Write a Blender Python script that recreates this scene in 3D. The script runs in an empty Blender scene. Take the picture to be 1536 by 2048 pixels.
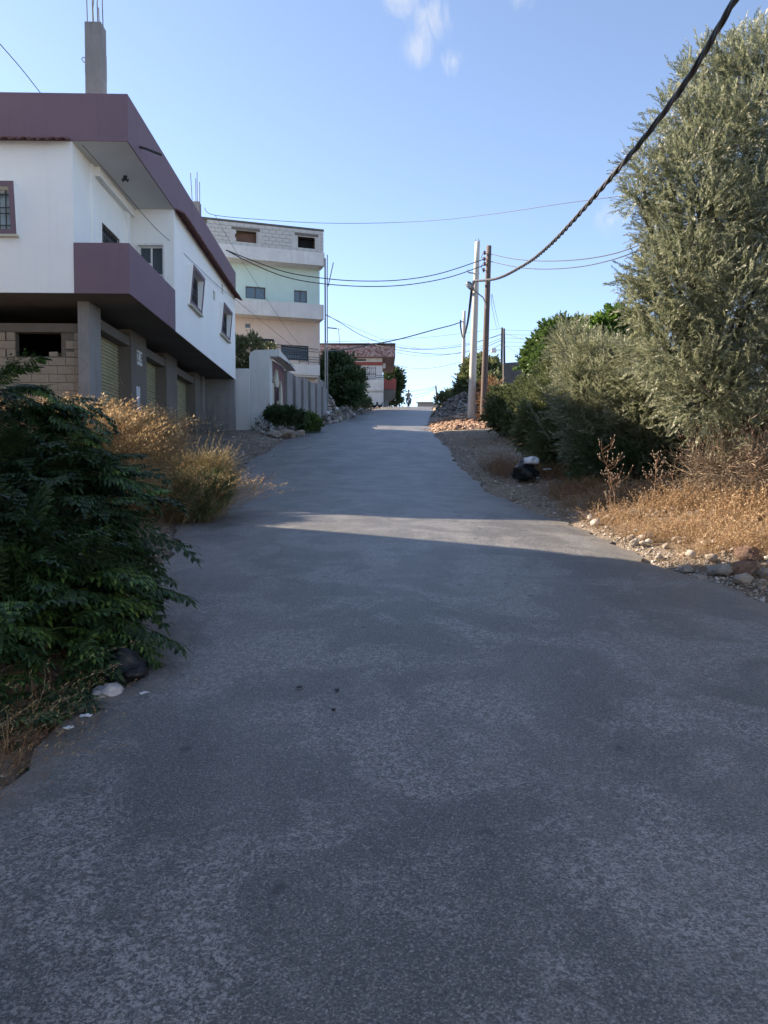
import bpy, bmesh, math, random
import numpy as np
from mathutils import Vector, Matrix, noise
R = math.radians
PI = math.pi
random.seed(7)
rng = np.random.default_rng(11)
S = bpy.context.scene
COL = S.collection

# ------------------------------------------------------------------ camera, sky, sun, exposure
EYE = 1.6
FPX = 1538.0
PITCH = math.atan(59 / FPX)
cam_d = bpy.data.cameras.new('camera')
cam_d.sensor_fit = 'VERTICAL'
cam_d.sensor_height = 24.0
cam_d.lens = 24.0 * FPX / 2048.0
cam_d.clip_start = 0.05
cam_d.clip_end = 6000
cam = bpy.data.objects.new('camera', cam_d)
COL.objects.link(cam)
cam.location = (0, 0, EYE)
cam.rotation_euler = (R(90) - PITCH, 0, 0)
S.camera = cam
S.render.resolution_x = 768
S.render.resolution_y = 1024

SUN_EL = R(33)
SUN_AZ = R(21)            # the sun stands to the left and a little ahead
SUNV = Vector((-math.cos(SUN_AZ) * math.cos(SUN_EL), math.sin(SUN_AZ) * math.cos(SUN_EL), math.sin(SUN_EL)))
sun_d = bpy.data.lights.new('sun', 'SUN')
sun_d.energy = 5.0
sun_d.angle = R(0.55)
sun_d.color = (1.0, 0.82, 0.63)
sun = bpy.data.objects.new('sun', sun_d)
COL.objects.link(sun)
sun.location = (-30, 10, 30)
sun.rotation_euler = SUNV.to_track_quat('Z', 'Y').to_euler()

W = bpy.data.worlds.new('World')
S.world = W
W.use_nodes = True
nt = W.node_tree
nt.nodes.clear()
N = nt.nodes.new
L_ = nt.links.new
sky = N('ShaderNodeTexSky')
sky.sky_type = 'NISHITA'
sky.sun_disc = False
sky.sun_elevation = SUN_EL
sky.sun_rotation = R(-69)
sky.altitude = 300
sky.air_density = 0.7
sky.dust_density = 0.35
sky.ozone_density = 3.0
# thin wisps of cloud, fixed to directions in the sky
tc = N('ShaderNodeTexCoord')


def cloud_mask(dirv, rad, lo, hi, stretch):
    vm = N('ShaderNodeVectorMath'); vm.operation = 'DISTANCE'
    nrm = N('ShaderNodeVectorMath'); nrm.operation = 'NORMALIZE'
    L_(tc.outputs['Generated'], nrm.inputs[0])
    L_(nrm.outputs[0], vm.inputs[0]); vm.inputs[1].default_value = Vector(dirv).normalized()
    mr = N('ShaderNodeMapRange'); mr.inputs[1].default_value = rad; mr.inputs[2].default_value = 0.0
    L_(vm.outputs['Value'], mr.inputs[0])
    mp = N('ShaderNodeMapping'); mp.inputs['Scale'].default_value = stretch; mp.inputs['Rotation'].default_value = (0, R(28), 0)
    L_(nrm.outputs[0], mp.inputs[0])
    nz = N('ShaderNodeTexNoise'); nz.inputs['Scale'].default_value = 22.0; nz.inputs['Detail'].default_value = 9; nz.inputs['Roughness'].default_value = 0.62
    nz.inputs['Distortion'].default_value = 0.9
    L_(mp.outputs[0], nz.inputs[0])
    mul = N('ShaderNodeMath'); mul.operation = 'MULTIPLY'
    L_(nz.outputs[0], mul.inputs[0]); L_(mr.outputs[0], mul.inputs[1])
    m2 = N('ShaderNodeMapRange'); m2.inputs[1].default_value = lo; m2.inputs[2].default_value = hi
    m2.interpolation_type = 'SMOOTHSTEP'
    L_(mul.outputs[0], m2.inputs[0])
    return m2.outputs[0]


def pixdir(u, v):
    a = (u - 768) / FPX; b = (1024 - v) / FPX
    c, s = math.cos(PITCH), math.sin(PITCH)
    return Vector((a, c + b * s, -s + b * c))


masks = [cloud_mask(pixdir(858, 36), 0.048, 0.18, 0.55, (3.2, 1, 1.6)),
         cloud_mask(pixdir(833, 98), 0.030, 0.10, 0.50, (3.4, 1, 1.3)),
         cloud_mask(pixdir(905, 122), 0.030, 0.20, 0.62, (3.4, 1, 1.3)),
         cloud_mask(pixdir(1222, 438), 0.034, 0.18, 0.60, (2.5, 1, 3.0)),
         cloud_mask(pixdir(800, -6), 0.045, 0.18, 0.6, (1.5, 1, 3.0)),
         cloud_mask(pixdir(1045, -12), 0.030, 0.18, 0.6, (1.5, 1, 3.0))]
acc = masks[0]
for m_ in masks[1:]:
    ad = N('ShaderNodeMath'); ad.operation = 'ADD'; ad.use_clamp = True
    L_(acc, ad.inputs[0]); L_(m_, ad.inputs[1]); acc = ad.outputs[0]
sc_ = N('ShaderNodeMath'); sc_.operation = 'MULTIPLY'; sc_.inputs[1].default_value = 0.5
L_(acc, sc_.inputs[0])
mixc = N('ShaderNodeMix'); mixc.data_type = 'RGBA'
L_(sc_.outputs[0], mixc.inputs[0]); mixc.inputs[7].default_value = (2.7, 2.8, 3.0, 1)
hs = N('ShaderNodeHueSaturation'); hs.inputs['Hue'].default_value = 0.498; hs.inputs['Saturation'].default_value = 0.86; L_(sky.outputs[0], hs.inputs['Color']); L_(hs.outputs[0], mixc.inputs[6])
bg = N('ShaderNodeBackground'); bg.inputs['Strength'].default_value = 0.10
wo = N('ShaderNodeOutputWorld')
L_(mixc.outputs[2], bg.inputs[0]); L_(bg.outputs[0], wo.inputs[0])

S.view_settings.view_transform = 'Standard'
S.view_settings.look = 'None'
S.view_settings.gamma = 1.0
S.view_settings.use_curve_mapping = False
S.view_settings.exposure = 1.72
S.render.engine = 'CYCLES'
S.cycles.max_bounces = 6
S.cycles.diffuse_bounces = 3
S.cycles.transparent_max_bounces = 6
S.cycles.sample_clamp_indirect = 6


# ------------------------------------------------------------------ helpers
def P(u, v, d):
    """point that stands d metres up the road on the line of sight through a place seen in the photograph"""
    w = pixdir(u, v)
    k = d / w.y
    return Vector((w.x * k, d, EYE + w.z * k))


def in_frame(u, v, org, ang, ly):
    """where the line of sight meets the wall plane local y = ly of a building: (local x, z)"""
    w = pixdir(u, v)
    c, s = math.cos(ang), math.sin(ang)
    nx, ny = -s, c
    k = (ly + nx * org[0] + ny * org[1]) / (nx * w.x + ny * w.y)
    px, py = w.x * k - org[0], w.y * k - org[1]
    return (px * c + py * s, EYE + w.z * k)


def tag(o, label=None, cat=None, group=None, kind=None):
    if label: o['label'] = label
    if cat: o['category'] = cat
    if group: o['group'] = group
    if kind: o['kind'] = kind
    return o


def empty(name, loc, label, cat, group=None, rz=0):
    o = bpy.data.objects.new(name, None)
    COL.objects.link(o)
    o.location = loc
    o.rotation_euler = (0, 0, rz)
    o.empty_display_size = 0.2
    return tag(o, label, cat, group)


class MB:
    def __init__(s):
        s.v = []; s.f = []

    def box(s, x0, x1, y0, y1, z0, z1):
        return s.hexa([(x0, y0, z0), (x1, y0, z0), (x1, y1, z0), (x0, y1, z0), (x0, y0, z1), (x1, y0, z1), (x1, y1, z1), (x0, y1, z1)])

    def hexa(s, p):
        b = len(s.v)
        s.v += [tuple(q) for q in p]
        s.f += [(b, b + 3, b + 2, b + 1), (b + 4, b + 5, b + 6, b + 7), (b, b + 1, b + 5, b + 4), (b + 1, b + 2, b + 6, b + 5),
                (b + 2, b + 3, b + 7, b + 6), (b + 3, b, b + 4, b + 7)]
        return s

    def prism(s, pts, fn, h0, h1):
        """pts 2D outline (counter-clockwise), fn(a, b, h) -> 3D"""
        b = len(s.v); n = len(pts)
        for h in (h0, h1):
            s.v += [tuple(fn(a, c, h)) for a, c in pts]
        s.f.append(tuple(b + i for i in range(n))[::-1]); s.f.append(tuple(b + n + i for i in range(n)))
        for i in range(n):
            j = (i + 1) % n
            s.f.append((b + i, b + j, b + n + j, b + n + i))
        return s

    def tube(s, pts, r, n=6, cap=True):
        pts = [Vector(p) for p in pts]
        rs = r if isinstance(r, (list, tuple)) else [r] * len(pts)
        b0 = len(s.v)
        up = Vector((0, 0, 1))
        t0 = (pts[1] - pts[0]).normalized()
        if abs(t0.dot(up)) > 0.95: up = Vector((1, 0, 0))
        a = t0.cross(up).normalized()
        for i, p in enumerate(pts):
            if i == 0: t = pts[1] - p
            elif i == len(pts) - 1: t = p - pts[i - 1]
            else: t = pts[i + 1] - pts[i - 1]
            t = t.normalized()
            a = (a - t * a.dot(t)).normalized()
            c = t.cross(a)
            for k in range(n):
                w = 2 * PI * k / n
                s.v.append(tuple(p + (a * math.cos(w) + c * math.sin(w)) * rs[i]))
        for i in range(len(pts) - 1):
            for k in range(n):
                k2 = (k + 1) % n
                s.f.append((b0 + i * n + k, b0 + i * n + k2, b0 + (i + 1) * n + k2, b0 + (i + 1) * n + k))
        if cap:
            s.f.append(tuple(b0 + k for k in range(n))[::-1])
            e = b0 + (len(pts) - 1) * n
            s.f.append(tuple(e + k for k in range(n)))
        return s

    def wall(s, a0, a1, z0, z1, fn, holes=()):
        """a wall slab with rectangular openings; fn(a0,a1,z0,z1) adds one box"""
        A = sorted({a0, a1, *[h[0] for h in holes], *[h[1] for h in holes]})
        Z = sorted({z0, z1, *[h[2] for h in holes], *[h[3] for h in holes]})
        for i in range(len(A) - 1):
            run = None
            for j in range(len(Z) - 1):
                am, zm = (A[i] + A[i + 1]) / 2, (Z[j] + Z[j + 1]) / 2
                hole = any(h[0] < am < h[1] and h[2] < zm < h[3] for h in holes)
                if not hole:
                    run = (run[0], Z[j + 1]) if run else (Z[j], Z[j + 1])
                if (hole or j == len(Z) - 2) and run:
                    fn(A[i], A[i + 1], run[0], run[1]); run = None
        return s

    def mesh(s, name, mat):
        me = bpy.data.meshes.new(name)
        me.from_pydata(s.v, [], s.f)
        if mat: me.materials.append(mat)
        me.update()
        return me

    def build(s, name, mat, parent=None, loc=(0, 0, 0), smooth=False, bevel=0.0):
        me = s.mesh(name, mat)
        o = bpy.data.objects.new(name, me)
        COL.objects.link(o)
        o.location = loc
        if parent: o.parent = parent
        if smooth:
            for p in me.polygons: p.use_smooth = True
        if bevel:
            md = o.modifiers.new('bevel', 'BEVEL'); md.width = bevel; md.segments = 2; md.limit_method = 'ANGLE'
        return o


def link(name, me, parent=None, loc=(0, 0, 0), rot=(0, 0, 0), scale=(1, 1, 1)):
    o = bpy.data.objects.new(name, me)
    COL.objects.link(o)
    o.location = loc; o.rotation_euler = rot; o.scale = scale
    if parent: o.parent = parent
    return o


def mesh_np(name, verts, faces, mat, tint=None, smooth=False):
    me = bpy.data.meshes.new(name)
    nv, (nf, k) = len(verts), faces.shape
    me.vertices.add(nv); me.vertices.foreach_set('co', np.ascontiguousarray(verts, np.float32).ravel())
    me.loops.add(nf * k); me.loops.foreach_set('vertex_index', np.ascontiguousarray(faces, np.int32).ravel())
    me.polygons.add(nf); me.polygons.foreach_set('loop_start', np.arange(0, nf * k, k, dtype=np.int32))
    if smooth: me.polygons.foreach_set('use_smooth', np.ones(nf, bool))
    me.update(calc_edges=True)
    if tint is not None:
        at = me.attributes.new('tint', 'FLOAT', 'POINT')
        at.data.foreach_set('value', np.ascontiguousarray(tint, np.float32))
    if mat: me.materials.append(mat)
    return me


# ------------------------------------------------------------------ materials
def new_mat(name):
    m = bpy.data.materials.new(name); m.use_nodes = True
    t = m.node_tree; b = t.nodes['Principled BSDF']
    return m, t, b


def nd(t, kind, **kw):
    n = t.nodes.new(kind)
    for k, v in kw.items():
        if k.startswith('i_'):
            key = k[2:]
            n.inputs[int(key) if key.isdigit() else key.replace('_', ' ')].default_value = v
        else: setattr(n, k, v)
    return n


def ramp(t, src, stops):
    r = t.nodes.new('ShaderNodeValToRGB')
    els = r.color_ramp.elements
    while len(els) < len(stops): els.new(0.5)
    for e, (p, c) in zip(els, stops):
        e.position = p
        e.color = (*c, 1) if isinstance(c, (tuple, list)) else (c, c, c, 1)
    t.links.new(src, r.inputs[0])
    return r.outputs[0]


def mixc_(t, fac, a, b, mode='MIX'):
    m = t.nodes.new('ShaderNodeMix'); m.data_type = 'RGBA'; m.blend_type = mode
    for i, x in ((0, fac), (6, a), (7, b)):
        if hasattr(x, 'links'): t.links.new(x, m.inputs[i])
        elif isinstance(x, (tuple, list)): m.inputs[i].default_value = (*x, 1)
        else: m.inputs[i].default_value = x
    return m.outputs[2]


def noise_n(t, co, scale, detail=4, rough=0.55, dist=0.0, sc=None):
    if sc:
        mp = nd(t, 'ShaderNodeMapping'); mp.inputs['Scale'].default_value = sc
        t.links.new(co, mp.inputs[0]); co = mp.outputs[0]
    n = nd(t, 'ShaderNodeTexNoise')
    n.inputs['Scale'].default_value = scale; n.inputs['Detail'].default_value = detail
    n.inputs['Roughness'].default_value = rough; n.inputs['Distortion'].default_value = dist
    t.links.new(co, n.inputs['Vector'])
    return n.outputs[0]


def bump(t, b, h, strength, dist=0.01):
    n = nd(t, 'ShaderNodeBump'); n.inputs['Strength'].default_value = strength; n.inputs['Distance'].default_value = dist
    t.links.new(h, n.inputs['Height']); t.links.new(n.outputs[0], b.inputs['Normal'])


def surf(name, col, col2=None, stain=None, streak=0.0, grain=0.1, rough=0.85, bumps=0.25, scale=1.0, spots=None):
    """a rendered / cast surface: broad patches of col and col2, rain streaks, fine grain"""
    m, t, b = new_mat(name)
    co = nd(t, 'ShaderNodeTexCoord').outputs['Object']
    col2 = col2 or tuple(c * 0.88 for c in col)
    big = noise_n(t, co, 0.9 * scale, 6, 0.6)
    c = mixc_(t, ramp(t, big, [(0.35, 0.0), (0.65, 1.0)]), col, col2)
    fine = noise_n(t, co, 14 * scale, 5, 0.65)
    c = mixc_(t, ramp(t, fine, [(0.3, grain), (0.7, 0.0)]), c, tuple(x * 0.6 for x in col))
    if streak:
        st = noise_n(t, co, 3.0 * scale, 5, 0.6, 0.3, sc=(2.4, 2.4, 0.16))
        c = mixc_(t, ramp(t, st, [(0.52, 0.0), (0.72, streak)]), c, stain or tuple(x * 0.35 for x in col))
    if spots:
        v = noise_n(t, co, 5.5 * scale, 7, 0.7)
        c = mixc_(t, ramp(t, v, [(spots[0], 0.0), (spots[0] + 0.035, 1.0)]), c, spots[1])
    t.links.new(c, b.inputs['Base Color'])
    b.inputs['Roughness'].default_value = rough
    bump(t, b, noise_n(t, co, 40 * scale, 4, 0.7), bumps, 0.01)
    return m


def plain(name, col, rough=0.6, metal=0.0, spec=0.5):
    m, t, b = new_mat(name)
    co = nd(t, 'ShaderNodeTexCoord').outputs['Object']
    f = noise_n(t, co, 9, 4, 0.6)
    c = mixc_(t, ramp(t, f, [(0.3, 0.0), (0.7, 1.0)]), tuple(x * 0.82 for x in col), tuple(min(1, x * 1.1) for x in col))
    t.links.new(c, b.inputs['Base Color'])
    b.inputs['Roughness'].default_value = rough; b.inputs['Metallic'].default_value = metal
    b.inputs['Specular IOR Level'].default_value = spec
    return m


def leaf_mat(name, stops, trans=0.25, rough=0.5, tcol=None, rnd=0.0, spec=0.4):
    m, t, b = new_mat(name)
    at = nd(t, 'ShaderNodeAttribute', attribute_name='tint')
    src = at.outputs['Fac']
    if rnd:
        oi = nd(t, 'ShaderNodeObjectInfo')
        ma = nd(t, 'ShaderNodeMath', operation='MULTIPLY_ADD'); ma.inputs[1].default_value = rnd; ma.inputs[2].default_value = -rnd / 2
        t.links.new(oi.outputs['Random'], ma.inputs[0])
        m2 = nd(t, 'ShaderNodeMath', operation='ADD'); t.links.new(src, m2.inputs[0]); t.links.new(ma.outputs[0], m2.inputs[1])
        src = m2.outputs[0]
    c = ramp(t, src, stops)
    t.links.new(c, b.inputs['Base Color'])
    b.inputs['Roughness'].default_value = rough; b.inputs['Specular IOR Level'].default_value = spec
    if trans:
        tr = nd(t, 'ShaderNodeBsdfTranslucent')
        if tcol: tr.inputs[0].default_value = (*tcol, 1)
        else: t.links.new(c, tr.inputs[0])
        mx = nd(t, 'ShaderNodeMixShader'); mx.inputs[0].default_value = trans
        out = t.nodes['Material Output']
        t.links.new(b.outputs[0], mx.inputs[1]); t.links.new(tr.outputs[0], mx.inputs[2]); t.links.new(mx.outputs[0], out.inputs[0])
    return m


M = {}
M['white_wall'] = surf('white_wall', (0.82, 0.83, 0.81), (0.78, 0.79, 0.79), streak=0.09, stain=(0.45, 0.45, 0.43), grain=0.04, bumps=0.12)
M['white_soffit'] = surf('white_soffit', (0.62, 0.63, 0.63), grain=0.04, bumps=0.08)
M['plum'] = surf('plum', (0.175, 0.118, 0.150), (0.16, 0.108, 0.138), streak=0.16, stain=(0.09, 0.06, 0.075), grain=0.08, bumps=0.15)
M['dark_conc'] = surf('dark_conc', (0.115, 0.105, 0.095), (0.075, 0.07, 0.066), streak=0.3, grain=0.3)
M['conc'] = surf('conc', (0.155, 0.135, 0.115), (0.12, 0.108, 0.094), streak=0.35, stain=(0.08, 0.075, 0.07), grain=0.3)
M['pale_conc'] = surf('pale_conc', (0.27, 0.265, 0.26), (0.2, 0.195, 0.19), streak=0.5, stain=(0.10, 0.098, 0.095), grain=0.3)
M['mortar'] = surf('mortar', (0.14, 0.125, 0.105), grain=0.3)
M['block'] = surf('block', (0.33, 0.285, 0.225), (0.27, 0.235, 0.19), grain=0.35, bumps=0.6, scale=2.0)
M['block_white'] = surf('block_white', (0.50, 0.50, 0.48), (0.40, 0.40, 0.385), streak=0.55, stain=(0.2, 0.2, 0.19), grain=0.25)
M['old_white'] = surf('old_white', (0.62, 0.62, 0.60), (0.52, 0.52, 0.51), streak=0.35, stain=(0.33, 0.32, 0.3), grain=0.12, spots=(0.66, (0.16, 0.15, 0.14)))
M['gate_white'] = surf('gate_white', (0.60, 0.60, 0.575), (0.50, 0.51, 0.50), streak=0.3, stain=(0.34, 0.34, 0.33), grain=0.15, spots=(0.69, (0.07, 0.075, 0.06)))
M['mint'] = surf('mint', (0.52, 0.66, 0.61), (0.49, 0.62, 0.57), streak=0.12, grain=0.05, bumps=0.1)
M['peach'] = surf('peach', (0.60, 0.50, 0.43), (0.55, 0.465, 0.41), streak=0.15, grain=0.05, bumps=0.1)
M['red_peel'] = surf('red_peel', (0.19, 0.085, 0.08), (0.15, 0.075, 0.07), streak=0.3, stain=(0.33, 0.27, 0.26), grain=0.2, spots=(0.50, (0.36, 0.28, 0.27)))
M['red_paint'] = surf('red_paint', (0.30, 0.075, 0.065), (0.25, 0.07, 0.06), streak=0.2, grain=0.15)
M['cream'] = surf('cream', (0.50, 0.48, 0.38), (0.46, 0.44, 0.36), grain=0.06)
M['maroon'] = surf('maroon', (0.17, 0.095, 0.095), (0.15, 0.085, 0.088), grain=0.08)
M['maroon_door'] = plain('maroon_door', (0.085, 0.04, 0.05), 0.5)
M['shutter'] = surf('shutter', (0.40, 0.375, 0.235), (0.33, 0.31, 0.20), streak=0.4, stain=(0.13, 0.12, 0.09), grain=0.15, rough=0.55, bumps=0.1)
M['tile'] = surf('tile', (0.20, 0.09, 0.078), (0.12, 0.062, 0.06), grain=0.3, scale=2.5)
M['black_metal'] = plain('black_metal', (0.018, 0.02, 0.024), 0.5)
M['steel'] = plain('steel', (0.22, 0.22, 0.22), 0.55, 0.5)
M['rebar'] = plain('rebar', (0.12, 0.085, 0.07), 0.8)
M['white_frame'] = plain('white_frame', (0.68, 0.68, 0.67), 0.4)
M['brown_frame'] = plain('brown_frame', (0.09, 0.055, 0.045), 0.5)
M['dark_room'] = plain('dark_room', (0.012, 0.013, 0.016), 0.9)  # near-black colour stands in for the shade inside unlit rooms and slots
M['curtain'] = plain('curtain', (0.33, 0.42, 0.46), 0.8)
M['cable'] = plain('cable', (0.03, 0.032, 0.036), 0.6)
M['cable_grey'] = plain('cable_grey', (0.075, 0.078, 0.09), 0.5)
M['paper'] = surf('paper', (0.55, 0.58, 0.60), spots=(0.6, (0.2, 0.2, 0.2)), grain=0.1, scale=3)
M['pole_conc'] = surf('pole_conc', (0.50, 0.475, 0.43), (0.44, 0.42, 0.385), streak=0.25, stain=(0.25, 0.24, 0.22), grain=0.2)
M['pole_wood'] = surf('pole_wood', (0.125, 0.092, 0.08), (0.09, 0.068, 0.06), streak=0.7, stain=(0.045, 0.035, 0.032), grain=0.4, bumps=0.5, scale=2)
M['pole_dark'] = surf('pole_dark', (0.07, 0.055, 0.05), streak=0.4, grain=0.3)
M['black_wood'] = plain('black_wood', (0.03, 0.026, 0.025), 0.8)
M['porcelain'] = plain('porcelain', (0.10, 0.05, 0.04), 0.25)
M['lamp_lens'] = plain('lamp_lens', (0.36, 0.38, 0.40), 0.25)
M['lamp_case'] = plain('lamp_case', (0.13, 0.14, 0.16), 0.45)
M['bag_black'] = plain('bag_black', (0.008, 0.009, 0.011), 0.42, 0, 0.35)
M['bag_grey'] = plain('bag_grey', (0.30, 0.30, 0.31), 0.45)
M['bag_white'] = plain('bag_white', (0.55, 0.58, 0.62), 0.4)
M['bark'] = surf('bark', (0.085, 0.07, 0.055), (0.05, 0.042, 0.035), streak=0.6, stain=(0.03, 0.025, 0.02), grain=0.5, bumps=0.9, scale=3)
M['rock'] = surf('rock', (0.36, 0.33, 0.29), (0.27, 0.25, 0.225), grain=0.45, bumps=0.9, scale=3, spots=(0.62, (0.18, 0.16, 0.14)))
M['rock_brown'] = surf('rock_brown', (0.20, 0.12, 0.085), (0.15, 0.095, 0.07), grain=0.45, bumps=0.9, scale=3)
M['rock_tan'] = surf('rock_tan', (0.33, 0.25, 0.18), (0.20, 0.18, 0.165), grain=0.4, bumps=0.9, scale=1.5, spots=(0.6, (0.24, 0.19, 0.14)))
M['tyre'] = plain('tyre', (0.02, 0.02, 0.02), 0.8)
M['bike_red'] = plain('bike_red', (0.12, 0.03, 0.03), 0.35)
M['skin'] = plain('skin', (0.28, 0.17, 0.12), 0.6)
M['shirt'] = plain('shirt', (0.25, 0.23, 0.20), 0.85)
M['trousers'] = plain('trousers', (0.05, 0.05, 0.06), 0.85)
M['hair'] = plain('hair', (0.015, 0.012, 0.01), 0.7)
M['feather'] = plain('feather', (0.015, 0.014, 0.016), 0.5)
M['comb'] = plain('comb', (0.35, 0.03, 0.02), 0.5)

g_, t, b = new_mat('glass_dark')
b.inputs['Base Color'].default_value = (0.03, 0.045, 0.06, 1); b.inputs['Roughness'].default_value = 0.08
b.inputs['Specular IOR Level'].default_value = 0.6
M['glass'] = g_
g_, t, b = new_mat('glass_sky')
b.inputs['Base Color'].default_value = (0.10, 0.14, 0.17, 1); b.inputs['Roughness'].default_value = 0.12
M['glass2'] = g_

M['olive'] = leaf_mat('olive', [(0.0, (0.085, 0.105, 0.052)), (0.4, (0.165, 0.19, 0.11)), (0.75, (0.27, 0.29, 0.195)), (1.0, (0.48, 0.49, 0.40))], 0.42, 0.45, spec=0.6)
M['lemon'] = leaf_mat('lemon', [(0.0, (0.09, 0.11, 0.045)), (0.6, (0.19, 0.21, 0.10)), (1.0, (0.34, 0.33, 0.21))], 0.35, 0.5)
M['green'] = leaf_mat('green', [(0.0, (0.04, 0.075, 0.022)), (0.6, (0.09, 0.155, 0.042)), (1.0, (0.17, 0.25, 0.07))], 0.3, 0.45)
M['fig'] = leaf_mat('fig', [(0.0, (0.05, 0.10, 0.02)), (0.6, (0.10, 0.19, 0.035)), (1.0, (0.18, 0.28, 0.06))], 0.4, 0.5)
M['far_green'] = leaf_mat('far_green', [(0.0, (0.06, 0.08, 0.035)), (0.6, (0.12, 0.15, 0.065)), (1.0, (0.22, 0.24, 0.12))], 0.25, 0.5)
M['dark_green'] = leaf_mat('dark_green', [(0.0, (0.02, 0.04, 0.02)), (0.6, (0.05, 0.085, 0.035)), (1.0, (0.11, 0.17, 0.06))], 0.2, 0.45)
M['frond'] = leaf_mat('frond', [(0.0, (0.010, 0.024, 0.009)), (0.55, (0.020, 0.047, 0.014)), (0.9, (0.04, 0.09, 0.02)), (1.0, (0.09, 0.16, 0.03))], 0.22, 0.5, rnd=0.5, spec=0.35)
M['frond_young'] = leaf_mat('frond_young', [(0.0, (0.05, 0.12, 0.025)), (1.0, (0.12, 0.22, 0.05))], 0.35, 0.4)
M['straw'] = leaf_mat('straw', [(0.0, (0.16, 0.095, 0.045)), (0.5, (0.33, 0.22, 0.105)), (1.0, (0.50, 0.38, 0.21))], 0.3, 0.6)
M['rust_grass'] = leaf_mat('rust_grass', [(0.0, (0.17, 0.095, 0.045)), (0.5, (0.32, 0.205, 0.11)), (1.0, (0.52, 0.41, 0.26))], 0.25, 0.7)
M['scrub'] = leaf_mat('scrub', [(0.0, (0.07, 0.055, 0.025)), (0.5, (0.19, 0.15, 0.065)), (1.0, (0.42, 0.33, 0.17))], 0.25, 0.6)
M['twig'] = leaf_mat('twig', [(0.0, (0.10, 0.075, 0.05)), (0.5, (0.22, 0.17, 0.12)), (1.0, (0.38, 0.31, 0.23))], 0.1, 0.8)
M['brown_leaf'] = leaf_mat('brown_leaf', [(0.0, (0.10, 0.05, 0.025)), (0.5, (0.22, 0.12, 0.06)), (1.0, (0.36, 0.22, 0.11))], 0.25, 0.7)
M['chips'] = leaf_mat('chips', [(0.0, (0.12, 0.10, 0.08)), (0.5, (0.28, 0.24, 0.20)), (1.0, (0.48, 0.45, 0.41))], 0.0, 0.85)
M['rubble'] = leaf_mat('rubble', [(0.0, (0.07, 0.06, 0.055)), (0.5, (0.19, 0.165, 0.14)), (0.9, (0.32, 0.29, 0.26)), (1.0, (0.5, 0.49, 0.48))], 0.0, 0.9)
M['red_chips'] = leaf_mat('red_chips', [(0.0, (0.13, 0.075, 0.05)), (0.5, (0.27, 0.17, 0.11)), (1.0, (0.45, 0.34, 0.25))], 0.0, 0.9)

# asphalt
m, t, b = new_mat('asphalt')
co = nd(t, 'ShaderNodeTexCoord').outputs['Object']
big = noise_n(t, co, 0.35, 5, 0.6, 0.4)
c = mixc_(t, ramp(t, big, [(0.36, 0.0), (0.64, 1.0)]), (0.074, 0.077, 0.075), (0.120, 0.121, 0.114))
lane = noise_n(t, co, 1.1, 4, 0.55, 0.2, sc=(1.6, 0.28, 1))
c = mixc_(t, ramp(t, lane, [(0.44, 0.0), (0.60, 0.65)]), c, (0.044, 0.046, 0.046))
wear = noise_n(t, co, 1.3, 5, 0.65, 0.7)
grit = noise_n(t, co, 36, 5, 0.75, 1.2)
gr2 = noise_n(t, co, 105, 4, 0.8, 0.6)
wm = nd(t, 'ShaderNodeMath', operation='MULTIPLY'); t.links.new(ramp(t, wear, [(0.46, 0.08), (0.57, 1.0)]), wm.inputs[0]); t.links.new(ramp(t, grit, [(0.48, 0.0), (0.56, 1.0)]), wm.inputs[1])
c = mixc_(t, wm.outputs[0], c, (0.29, 0.285, 0.28))
ck = nd(t, 'ShaderNodeTexVoronoi', feature='DISTANCE_TO_EDGE'); ck.inputs['Scale'].default_value = 0.55
dn2 = nd(t, 'ShaderNodeTexNoise'); dn2.inputs['Scale'].default_value = 2.2; dn2.inputs['Detail'].default_value = 8; t.links.new(co, dn2.inputs['Vector'])
dv2 = nd(t, 'ShaderNodeVectorMath', operation='MULTIPLY_ADD'); t.links.new(dn2.outputs['Color'], dv2.inputs[0]); dv2.inputs[1].default_value = (1.1, 1.1, 0); t.links.new(co, dv2.inputs[2]); t.links.new(dv2.outputs[0], ck.inputs['Vector'])
ckm = nd(t, 'ShaderNodeMath', operation='MULTIPLY'); t.links.new(ramp(t, ck.outputs['Distance'], [(0.004, 0.7), (0.012, 0.0)]), ckm.inputs[0]); t.links.new(ramp(t, noise_n(t, co, 0.8, 2), [(0.5, 0.0), (0.6, 1.0)]), ckm.inputs[1])

c = mixc_(t, ramp(t, gr2, [(0.40, 0.95), (0.49, 0.0)]), c, (0.022, 0.022, 0.025))
c = mixc_(t, ramp(t, gr2, [(0.55, 0.0), (0.61, 0.9)]), c, (0.31, 0.30, 0.29))
vo = nd(t, 'ShaderNodeTexVoronoi'); vo.inputs['Scale'].default_value = 2.3; vo.inputs['Randomness'].default_value = 1.0
mpv = nd(t, 'ShaderNodeMapping'); mpv.inputs['Scale'].default_value = (1.0, 0.7, 1)
dn = nd(t, 'ShaderNodeTexNoise'); dn.inputs['Scale'].default_value = 14; t.links.new(co, dn.inputs['Vector'])
dv = nd(t, 'ShaderNodeVectorMath', operation='MULTIPLY_ADD'); t.links.new(dn.outputs['Color'], dv.inputs[0]); dv.inputs[1].default_value = (0.07, 0.07, 0); t.links.new(co, dv.inputs[2])
t.links.new(dv.outputs[0], mpv.inputs[0]); t.links.new(mpv.outputs[0], vo.inputs['Vector'])
c = mixc_(t, ramp(t, vo.outputs['Distance'], [(0.035, 0.8), (0.075, 0.0)]), c, (0.016, 0.016, 0.018))
at = nd(t, 'ShaderNodeAttribute', attribute_name='tint')       # distance to the road's edge, metres
en = noise_n(t, co, 3.2, 6, 0.7)
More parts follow.
